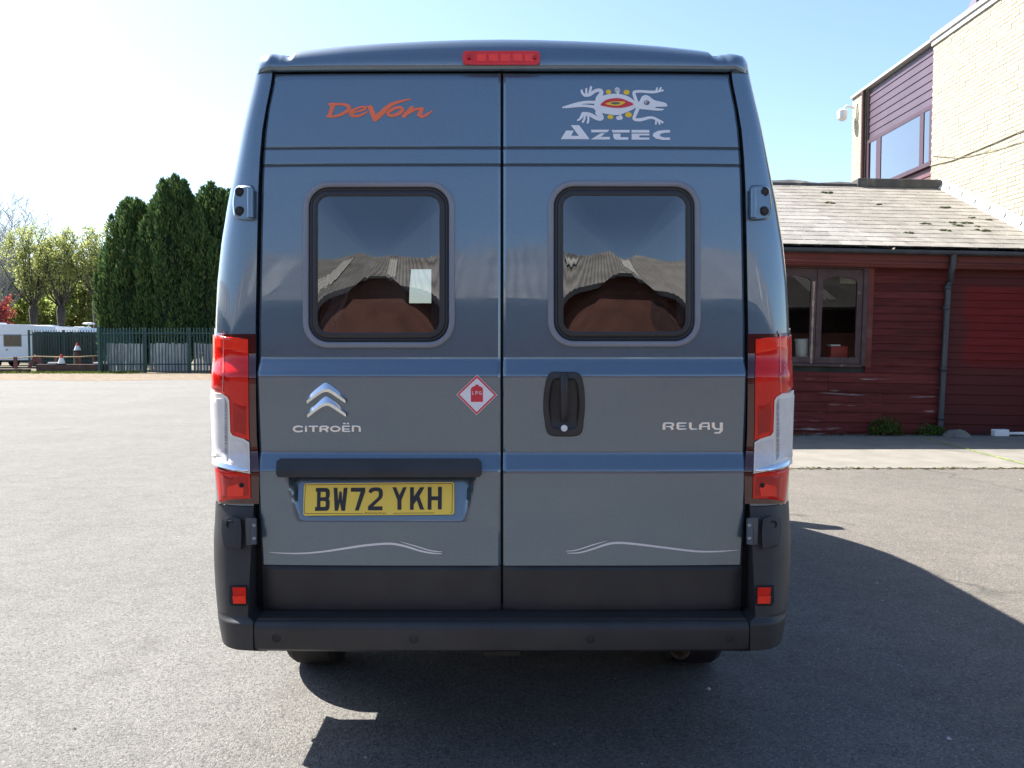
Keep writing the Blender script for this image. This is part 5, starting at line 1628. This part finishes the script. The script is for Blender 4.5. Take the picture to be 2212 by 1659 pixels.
# ------------------------------------------------------------------ caravans
pmat('caravan_white', (0.72, 0.74, 0.78), 0.35, var=0.04, coat=0.3)
pmat('caravan_window', (0.10, 0.075, 0.055), 0.12, var=0.2)
pmat('caravan_trim', (0.25, 0.27, 0.30), 0.4)
def caravan(x1, Y, L, D, H, label, win=None):
    x0 = x1 - L
    t = thing('caravan', ((x0 + x1) / 2, Y + D / 2, 0), label, 'caravan', 'white caravans parked beyond the fence')
    prof = spl([(x0 + .05, 0.42), (x0, 1.2), (x0 + .12, H - .25), (x0 + .5, H - .02), ((x0 + x1) / 2, H + .03), (x1 - .45, H - .02), (x1 - .08, H - .22), (x1, 1.3), (x1 + .02, 0.8), (x1 - .06, 0.42)], False, 6)
    rows = []
    for y, ins in ((Y + .05, .06), (Y, 0.0), (Y + D, 0.0), (Y + D - .05, .06)):
        cx, cz = (x0 + x1) / 2, H / 2
        rows.append([(cx + (x - cx) * (1 - ins / L), y + (0.06 if False else 0), z - ins * (z - cz) / H) for x, z in prof])
    rows[0] = [(x, Y - 0.02, z) for x, y, z in rows[0]]; rows[3] = [(x, Y + D + .02, z) for x, y, z in rows[3]]
    b = MB().grid(rows)
    n = len(prof)
    b.f.append(tuple(range(n))); b.f.append(tuple(range(3 * n, 4 * n))[::-1])
    b.build('shell', M['caravan_white'], t, True, 30)
    MB().box(x0 + .05, x1 - .05, Y - 0.03, Y - .021, H - .62, H - .59).build('awning_strip', M['caravan_trim'], t)
    for wx0, wx1, wz0, wz1 in (win or []):
        w = bevel(MB().box(wx0, wx1, Y - 0.045, Y + .02, wz0, wz1).build('window', M['caravan_trim'], t), 0.03, 3)
        bevel(MB().box(wx0 + .05, wx1 - .05, Y - 0.055, Y - .03, wz0 + .05, wz1 - .05).build('window_pane', M['caravan_window'], w), 0.004)
    MB().box(x0 + .2, x1 - .2, Y + .2, Y + D - .2, 0.32, 0.44).build('chassis', M['under'], t)
    for y in (Y + .15, Y + D - .15):
        MB().lathe((x1 - L * .42, y, 0.32), [(0.2, -.09), (0.32, -.08), (0.32, .08), (0.2, .09)], 'y', 20).build('wheel', M['tyre'], t, True, 40)
    bevel(MB().box((x0 + x1) / 2 - .4, (x0 + x1) / 2 + .4, Y + D * .3, Y + D * .7, H + .02, H + .12).build('roof_light', M['caravan_white'], t), .03)
    return t
c1Y = 47.6
w0, w1 = P(8, 749, c1Y), P(47, 722, c1Y)
C1 = caravan(gx(82, c1Y), c1Y, 6.0, 2.2, zz(701, c1Y), 'white caravan with a brown tinted window left of the cones', [(w0.x, w1.x, w0.z, w1.z), (w0.x - 2.6, w0.x - 1.4, w0.z, w1.z)])
q = gx(82, c1Y)
bevel(MB().box(q - .16, q + .10, c1Y - .03, c1Y + .25, .55, 1.2).build('corner_fairing', M['caravan_white'], C1), .05, 3)
MB().box(gx(14, c1Y), gx(19, c1Y), c1Y - .03, c1Y - .021, zz(757, c1Y), zz(754, c1Y)).build('badge', M['caravan_trim'], C1)
caravan(gx(178, 52.5), 52.5, 5.2, 2.2, zz(706, 52.5), 'white caravan roof showing over the left palisade run, nearest the willow trunks')
caravan(gx(236, 56.5), 56.5, 4.6, 2.2, zz(709, 56.5), 'white caravan with roof aerial behind the fence corner')
q = Vector((gx(189, 57), 57.3, zz(709, 56.5)))
t = thing('roof_aerial', q, 'white mushroom shaped aerial on the caravan roof at the fence corner', 'aerial')
MB().tube([q, q + Vector((0, 0, .28))], .03, 8).build('mast', M['caravan_white'], t)
MB().lathe(q + Vector((0, 0, .26)), [(.06, 0), (.42, .03), (.36, .10), (.1, .15)], 'z', 18).build('dome', M['caravan_white'], t, True)

# ------------------------------------------------------------------ timber barrier, cones
pmat('old_timber', (0.085, 0.05, 0.04), 0.9, var=0.4, scale=5, stretch=(0.6, 3, 3), bump=0.5, dark=(0.05, 0.035, 0.03))
pmat('pale_timber', (0.30, 0.24, 0.12), 0.85, var=0.25, scale=6)
pmat('red_timber', (0.16, 0.06, 0.055), 0.8, var=0.3)
pmat('cone_red', (0.62, 0.06, 0.025), 0.5)
pmat('kerb_white', (0.55, 0.53, 0.50), 0.8, var=0.2)
BY = 39.2
def beam(u0, u1, v0, v1, Y, label):
    a, b = P(u0, v1, Y), P(u1, v0, Y)
    t = mesh_obj('timber_beam', MB().box(a.x, b.x, Y, Y + .3, max(0.0, a.z), b.z).v, MB().box(0, 1, 0, 1, 0, 1).f, M['old_timber'])
    bevel(t, .02); return tag(t, label, 'beam', 'old timber beams edging the caravan yard')
beam(78, 234, 787, 806, 39.0, 'long dark timber beam lying below the two traffic cones')
beam(-60, 60, 797, 809, 38.6, 'low dark timber beam lying in front of the white caravan')
def post(u0, u1, v0, Y, name, label, lean=0, m='red_timber'):
    a, b = gx(u0, Y), gx(u1, Y)
    z1 = zz(v0, Y)
    v = MB().box(a, b, Y, Y + .12, 0, z1).v
    v = [(x + (lean if z > .1 else 0), y, z) for x, y, z in v]
    return tag(mesh_obj(name, v, MB().box(0, 1, 0, 1, 0, 1).f, M[m]), label, 'post', 'short timber posts of the rope barrier')
post(29, 35, 771, 38.9, 'barrier_post', 'upright reddish post carrying the rope rail in front of the caravan')
T2 = thing('trestle', (gx(76, 39.6), 39.6, 0), 'splayed red timber trestle at the corner of the white caravan', 'trestle')
for (ua, ub) in ((64, 77), (90, 80)):
    a, b = gx(ua, 39.6), gx(ub, 39.6)
    MB().tube([(a, 39.6, 0.25), (b, 39.6, zz(768, 39.6))], .09, 6).build('leg', M['red_timber'], T2)
MB().box(gx(70, 39.6), gx(88, 39.6), 39.55, 39.7, .55, .65).build('cross_bar', M['red_timber'], T2)
for u, lb in ((120, 'thin dark post under the rope between the caravan and the first cone'), (171, 'thin dark post under the rope below the raised cone'), (201, 'thin reddish post under the rope nearest the fence corner')):
    post(u - 1.2, u + 1.2, 772, 39.5, 'barrier_post', lb)
rp_ = [(gx(u, 39.5), 39.5, zz(v, 39.5)) for u, v in ((-60, 777), (0, 775), (32, 774), (80, 770), (120, 771), (171, 771), (216, 768))]
tag(MB().tube(rp_, .028, 6).build('rope_rail', M['pale_timber'], None, True), 'pale rope rail strung along the timber posts by the caravan', 'rope')
def cone(u, Y, z, h, label):
    x = gx(u, Y)
    t = thing('traffic_cone', (x, Y, z), label, 'traffic cone', 'red and white traffic cones by the timber beam')
    bevel(MB().box(x - .19, x + .19, Y - .19, Y + .19, z, z + .04).build('base', M['under'], t), .01)
    for k, (a, b) in enumerate(((.04, .30), (.30, .62), (.62, 1.0))):
        r = lambda q: .15 * (1 - q) + .03
        MB().lathe((x, Y, z), [(r(a), a * h), (r(b), b * h)], 'z', 18).build(('band', 'sleeve', 'tip')[k], M[('cone_red', 'white_plastic', 'cone_red')[k]] if k != 0 else M['white_plastic'], t, True, 40)
cone(133, 39.15, zz(787, 39.1), .50, 'traffic cone with red tip standing on the long timber beam')
cone(168, 41.5, 1.02, .42, 'traffic cone raised on a stump against the dark boards')
q = gx(168, 41.5)
tag(MB().lathe((q, 41.5, 0), [(.2, 0), (.17, .5), (.18, 1.0), (.10, 1.02)], 'z', 12).build('tree_stump', M['old_timber'], None, True, 40), 'dark stump carrying the raised traffic cone', 'stump')
for u0, u1, lb in ((204, 222, 'pale kerb block on the beam at the palisade corner post'), (246, 265, 'pale kerb block at the right hand end of the timber beam'), (106, 128, 'pale kerb block left of the red tipped cone')):
    a, b = gx(u0, 39.2), gx(u1, 39.2); z = zz(787, 39.2)
    if u0 > 230: a, b, z = gx(236, 39.0), gx(254, 39.0), 0.0
    tag(bevel(MB().box(a, b, 39.05, 39.28, z, z + .10).build('kerb_block', M['kerb_white']), .015), lb, 'kerb block', 'pale kerb blocks along the beam')

# grass tufts along the verge: uncountable
gr = MB()
for i in range(3600):
    x = random.uniform(gx(-60, 38), gx(290, 38)); y = random.choice((38.2, 38.9, 39.3)) + random.gauss(0, .35)
    z0 = 0.008; h = random.uniform(.03, .14); a = random.uniform(0, 6.28); w = .018
    gr.add([(x - w * math.cos(a), y - w * math.sin(a), z0), (x + w * math.cos(a), y + w * math.sin(a), z0), (x + random.uniform(-.05, .05), y + random.uniform(-.05, .05), z0 + h)], [(0, 1, 2)])
leafmat('grass_blade', [(0.05, 0.09, 0.015), (0.10, 0.15, 0.03), (0.18, 0.18, 0.06)], .3)
tag(gr.build('grass', M['grass_blade']), 'short rough grass along the beam and the foot of the fence', 'grass', kind='stuff')

# ------------------------------------------------------------------ trees
leafmat('conifer_leaf', [(0.032, 0.070, 0.032), (0.058, 0.115, 0.045), (0.10, 0.165, 0.055), (0.17, 0.21, 0.07)], .25)
leafmat('spring_leaf', [(0.25, 0.29, 0.09), (0.33, 0.37, 0.13), (0.44, 0.45, 0.20)], .55)
leafmat('green_leaf', [(0.27, 0.34, 0.10), (0.36, 0.42, 0.14), (0.46, 0.50, 0.20)], .6)
leafmat('red_leaf', [(0.20, 0.03, 0.035), (0.32, 0.05, 0.06), (0.36, 0.10, 0.08)], .45)
pmat('bark', (0.045, 0.038, 0.030), 0.95, var=0.4, scale=6, bump=0.8, bscale=20, bdist=.03)
pmat('bark_glare', (0.34, 0.34, 0.35), 0.95, var=0.3, scale=6)  # bark lightened so its colour carries the glare over the bare tree
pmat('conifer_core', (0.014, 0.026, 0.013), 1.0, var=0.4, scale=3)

def leaves(centers, dirs, L, Wd):
    """pointed leaf quads from arrays"""
    n = len(centers)
    d = dirs / np.linalg.norm(dirs, axis=1, keepdims=True)
    r = rng.normal(size=(n, 3)); s = np.cross(d, r); s /= np.linalg.norm(s, axis=1, keepdims=True) + 1e-9
    L = np.asarray(L).reshape(-1, 1); Wd = np.asarray(Wd).reshape(-1, 1)
    v = np.stack([centers, centers + d * L * .45 + s * Wd, centers + d * L, centers + d * L * .45 - s * Wd], 1).reshape(-1, 3)
    f = np.arange(n * 4).reshape(-1, 4)
    return v, f

def conifer(u, vtop, Y, rad, label, nc=95, per=330, base_z=0.25):
    x, H = gx(u, Y), zz(vtop, Y)
    t = thing('conifer_tree', (x, Y, 0), label, 'tree', 'dark conifers behind the palisade fence')
    MB().tube([(x, Y, 0), (x, Y, H * .9)], [.16, .03], 8).build('trunk', M['bark'], t, True)
    env = lambda k: rad * (0.62 + 0.5 * math.sin(min(1, k / .45) * math.pi / 2)) / 1.12 * max(0.02, 1 - max(0, (k - .38) / .64) ** 1.8) ** .75
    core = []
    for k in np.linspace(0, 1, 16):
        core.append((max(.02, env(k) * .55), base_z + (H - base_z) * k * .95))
    MB().lathe((x, Y, 0), core, 'z', 14).build('shade_core', M['conifer_core'], t, True)  # solid dark core, its colour standing in for shade between the sprays
    C, D = [], []
    for i in range(nc):
        k = (i + random.random()) / nc
        k = k ** 1.05 * .93
        a = i * 2.39996 + random.uniform(-.3, .3)
        e = env(k + .04) * random.uniform(.52, 1.08)
        ln = random.uniform(1.1, 2.6) * (1.1 - .4 * k); wd = random.uniform(.15, .30) * (rad / 1.4)
        cx, cy, cz = x + e * math.cos(a) * .86, Y + e * math.sin(a) * .86, base_z + (H - base_z) * k
        th = rng.uniform(0, 2 * math.pi, per); hh = rng.uniform(0, 1, per) ** .85
        rr_ = wd * np.sin(np.clip(hh * .92 + .12, 0, 1) * math.pi) ** .8 * rng.uniform(.75, 1.1, per)
        lean = .25 * hh
        px_ = cx + rr_ * np.cos(th) + lean * math.cos(a) * .3; py = cy + rr_ * np.sin(th) + lean * math.sin(a) * .3
        over = max(0.0, cz + ln - H - random.uniform(-.15, .25)); pz = cz - over + hh * ln
        C.append(np.stack([px_, py, pz], 1))
        D.append(np.stack([np.cos(th) * .55 + .2 * math.cos(a), np.sin(th) * .55 + .2 * math.sin(a), rng.uniform(.5, 2.0, per)], 1))
    C, D = np.concatenate(C), np.concatenate(D)
    ok = C[:, 2] > .05
    C, D = C[ok], D[ok]
    v, f = leaves(C, D, rng.uniform(.13, .32, len(C)), rng.uniform(.022, .045, len(C)))
    mesh_obj('crown', v, f, M['conifer_leaf'], t)
conifer(300, 440, 43.5, 1.75, 'shorter conifer with a ragged top, second from the left behind the fence', 110)
conifer(382, 394, 42.8, 1.75, 'tallest dark conifer behind the palisade fence', 120)
conifer(470, 408, 43.0, 1.8, 'tall conifer partly hidden by the left edge of the van', 120)
conifer(243, 560, 43.2, 0.75, 'slim low conifer at the left end of the conifer row', 60)
conifer(585, 430, 43.4, 1.8, 'conifer wholly behind the van', 80, 200)

def branch_tree(name, u, Y, trunk_h, trunk_r, heads, top_v, spread, nleaf, leaf, lsize, label, group=None, bark='bark', up=0.9, sub=7, cat='tree', twig_r=.022):
    x, zt = gx(u, Y), zz(top_v, Y)
    t = thing(name, (x, Y, 0), label, cat, group)
    mb = MB()
    lean = random.uniform(-.15, .15)
    mb.tube([(x, Y, 0), (x + lean * .3, Y, trunk_h * .5), (x + lean, Y, trunk_h * .92), (x + lean, Y, trunk_h)], [trunk_r * .8, trunk_r * .6, trunk_r * .95, trunk_r * .5], 9)
    pts = []
    for i in range(heads):
        a = i * 2.39996 + random.uniform(-.4, .4)
        q = random.uniform(.25, 1.0)
        L = (zt - trunk_h) * random.uniform(.7, 1.0)
        o = Vector((x + lean, Y, trunk_h * .95))
        e = Vector((math.cos(a) * spread * q, math.sin(a) * spread * q, L))
        path = [o + Vector((e.x * s_ ** .7, e.y * s_ ** .7, e.z * s_)) + Vector((random.uniform(-.12, .12), random.uniform(-.12, .12), 0)) * (s_ > 0) for s_ in (0, .2, .45, .7, 1)]
        r0 = trunk_r * random.uniform(.13, .24)
        mb.tube(path, [r0, r0 * .75, r0 * .5, r0 * .3, .012], 6)
        for j in range(sub if True else 0):
            s_ = random.uniform(.18, .95)
            k = min(3, int(s_ * 4)); b0 = path[k].lerp(path[k + 1], s_ * 4 - k)
            aa = random.uniform(0, 6.28)
            l2 = random.uniform(.5, 1.3) * (zt - trunk_h) * .22 * (1.3 - s_ * .6)
            e2 = b0 + Vector((math.cos(aa) * l2 * (1 - up * .4), math.sin(aa) * l2 * (1 - up * .4), l2 * up))
            m2 = b0.lerp(e2, .5) + Vector((math.cos(aa), math.sin(aa), 0)) * l2 * .12
            mb.tube([b0, m2, e2], [twig_r, twig_r * .7, twig_r * .3], 4, False)
            pts.append((b0, m2, e2))
            for q2 in range(3):
                s3 = random.uniform(.2, 1); b3 = b0.lerp(e2, s3); a3 = random.uniform(0, 6.28); l3 = l2 * random.uniform(.3, .55)
                e3 = b3 + Vector((math.cos(a3) * l3 * .6, math.sin(a3) * l3 * .6, l3 * up * .8))
                mb.tube([b3, e3], [twig_r * .5, twig_r * .2], 3, False)
                pts.append((b3, b3.lerp(e3, .5), e3))
    mb.build('trunk', M[bark], t, True)
    if nleaf:
        P0 = np.array([[tuple(p) for p in q] for q in pts])
        i = rng.integers(0, len(P0), nleaf); s_ = rng.uniform(.1, 1.1, (nleaf, 1))
        C = P0[i, 0] * (1 - s_) + P0[i, 2] * s_ + rng.normal(scale=.14, size=(nleaf, 3))
        D = rng.normal(size=(nleaf, 3)) + np.array([0, 0, .2])
        v, f = leaves(C, D, rng.uniform(.7, 1.3, nleaf) * lsize, rng.uniform(.3, .5, nleaf) * lsize)
        mesh_obj('crown', v, f, M[leaf], t)
    return t
WG = 'pollarded willows beyond the caravans'
branch_tree('willow_tree', 76, 57, 4.0, .32, 15, 490, 2.5, 6000, 'spring_leaf', .13, 'pollarded willow with thick knobbed trunk nearest the white caravan', WG)
branch_tree('willow_tree', 134, 57.5, 4.0, .32, 15, 484, 2.3, 6000, 'spring_leaf', .13, 'pollarded willow with thick knobbed trunk between the other two willows', WG)
branch_tree('willow_tree', 209, 58, 4.6, .28, 15, 476, 2.2, 6000, 'spring_leaf', .13, 'pollarded willow nearest the dark conifers', WG)
BGp = 'leafy spring trees behind the willows'
for u, Y, v, n, sp, lb in ((-30, 68, 560, 9000, 3.4, 'leafy pale green tree at the far left edge behind the caravan'), (42, 72, 560, 9000, 3.2, 'leafy pale green tree seen left of the first willow trunk'), (104, 70, 575, 8500, 3.0, 'leafy pale green tree filling the gap between the first two willows'),
                       (168, 74, 565, 9000, 3.2, 'leafy yellow green tree between the second and third willows'), (236, 72, 575, 9000, 3.0, 'leafy yellow green tree beside the slim low conifer'), (-130, 70, 540, 7000, 3.6, 'leafy pale green tree just outside the left edge')):
    branch_tree('leafy_tree', u, Y, .8, .20, 13, v - 20, sp, n, 'green_leaf' if u < 120 else 'spring_leaf', .24, lb, BGp, up=.7)
branch_tree('bare_tree', 4, 66, 3.5, .30, 20, 388, 4.6, 900, 'spring_leaf', .10, 'tall nearly leafless tree with fine twigs at the left edge', None, 'bark_glare', .75, 34, 'tree', .02)
branch_tree('red_shrub', -6, 53.5, .5, .10, 12, 640, 1.3, 3600, 'red_leaf', .14, 'red leaved shrub rising behind the caravan at the left edge', None, 'bark', .8, 6, 'shrub')
# far hedge and wood that closes the view: one mass
n = 13000
C = np.stack([rng.uniform(-75, 60, n), rng.uniform(86, 92, n), np.zeros(n)], 1)
C[:, 2] = rng.uniform(0, 1, n) ** .8 * (4.4 + 1.5 * np.sin(C[:, 0] * .35) + .9 * np.sin(C[:, 0] * 1.1 + 2))
v, f = leaves(C, rng.normal(size=(n, 3)), rng.uniform(.3, .55, n), rng.uniform(.12, .22, n))
tag(mesh_obj('far_wood', v, f, M['green_leaf']), 'far pale green wood seen low behind the willow trunks', 'wood', kind='stuff')

# ------------------------------------------------------------------ workshop behind the camera, mirrored in the van doors
pmat('roof_sheet', (0.20, 0.19, 0.175), 0.85, var=0.25, scale=1.2, dark=(0.13, 0.12, 0.11), dscale=.8)
pmat('roof_light_sheet', (0.44, 0.43, 0.39), 0.6, var=0.12)
pmat('workshop_wall', (0.135, 0.058, 0.044), 0.85, var=0.25, scale=2.5)
WKY, WKZ = -8.2, 2.75
WK = thing('workshop', (0, WKY - 4, 0), 'long red walled workshop with corrugated roof mirrored in the van doors', 'building')
MB().box(-26, 24, WKY - 8, WKY, 0, WKZ).build('wall', M['workshop_wall'], WK)
def corr(x0, x1, name, m, lift=0.0):
    xs = np.arange(x0, x1 + .001, .05)
    rows = []
    for k in (0, 1):
        y, z = WKY + 0.35 - 5.2 * k, WKZ - 0.05 + 1.85 * k
        rows.append([(x, y, z + .03 * math.sin(x * 2 * math.pi / .2) + lift) for x in xs])
    MB().grid(rows).build(name, M[m], WK, True)
corr(-26.3, 24.3, 'corrugated_roof', 'roof_sheet')
for x in (-14, -9.5, -5.2, -1.6, 1.9, 6.4, 11.5):
    xs = np.arange(x, x + .75, .05)
    rows = [[(q, WKY + 0.35 - 5.2 * k, WKZ - 0.05 + 1.85 * k + .03 * math.sin(q * 2 * math.pi / .2) + .02) for q in xs] for k in (.18, .8)]
    MB().grid(rows).build('roof_light_sheet', M['roof_light_sheet'], WK, True)
MB().box(-26.3, 24.3, WKY + .36, WKY + .46, WKZ - .14, WKZ - .03).build('gutter', M['gutter'], WK)
for x in (-6.5, 5.5):
    d = MB().box(x, x + 1.4, WKY, WKY + .03, 1.0, 2.1).build('window_frame', M['white_paint'], WK)
    MB().box(x + .08, x + 1.32, WKY + .03, WKY + .035, 1.08, 2.02).build('window_pane', M['caravan_window'], d)
d = MB().box(2.2, 3.2, WKY, WKY + .04, 0, 2.05).build('door', M['shed_frame'], WK)

# second range of the works, along the left side of the yard: it shows in the left rear corner of the van
STX = -15.5
ST = thing('store_building', (STX - 3, 1, 0), 'long grey roofed store along the yard mirrored in the left corner of the van', 'building')
MB().box(STX - 6, STX, -7.6, 13, 0, 2.9).build('wall', M['workshop_wall'], ST)
def corr_y(y0, y1, name, m, k0, k1, lift):
    ys = np.arange(y0, y1 + .001, .05)
    rows = [[(STX + 0.3 - 4.2 * k, y, 2.86 + 1.5 * k + .03 * math.sin(y * 2 * math.pi / .2) + lift) for y in ys] for k in (k0, k1)]
    MB().grid(rows).build(name, M[m], ST, True)
corr_y(-7.6, 13.3, 'corrugated_roof', 'roof_sheet', 0, 1, 0)
for y in (-5, -1.8, 1.4, 4.6, 8.2, 11): corr_y(y, y + .7, 'roof_light_sheet', 'roof_light_sheet', .15, .8, .02)
MB().box(STX + .31, STX + .41, -7.6, 13.3, 2.76, 2.87).build('gutter', M['gutter'], ST)
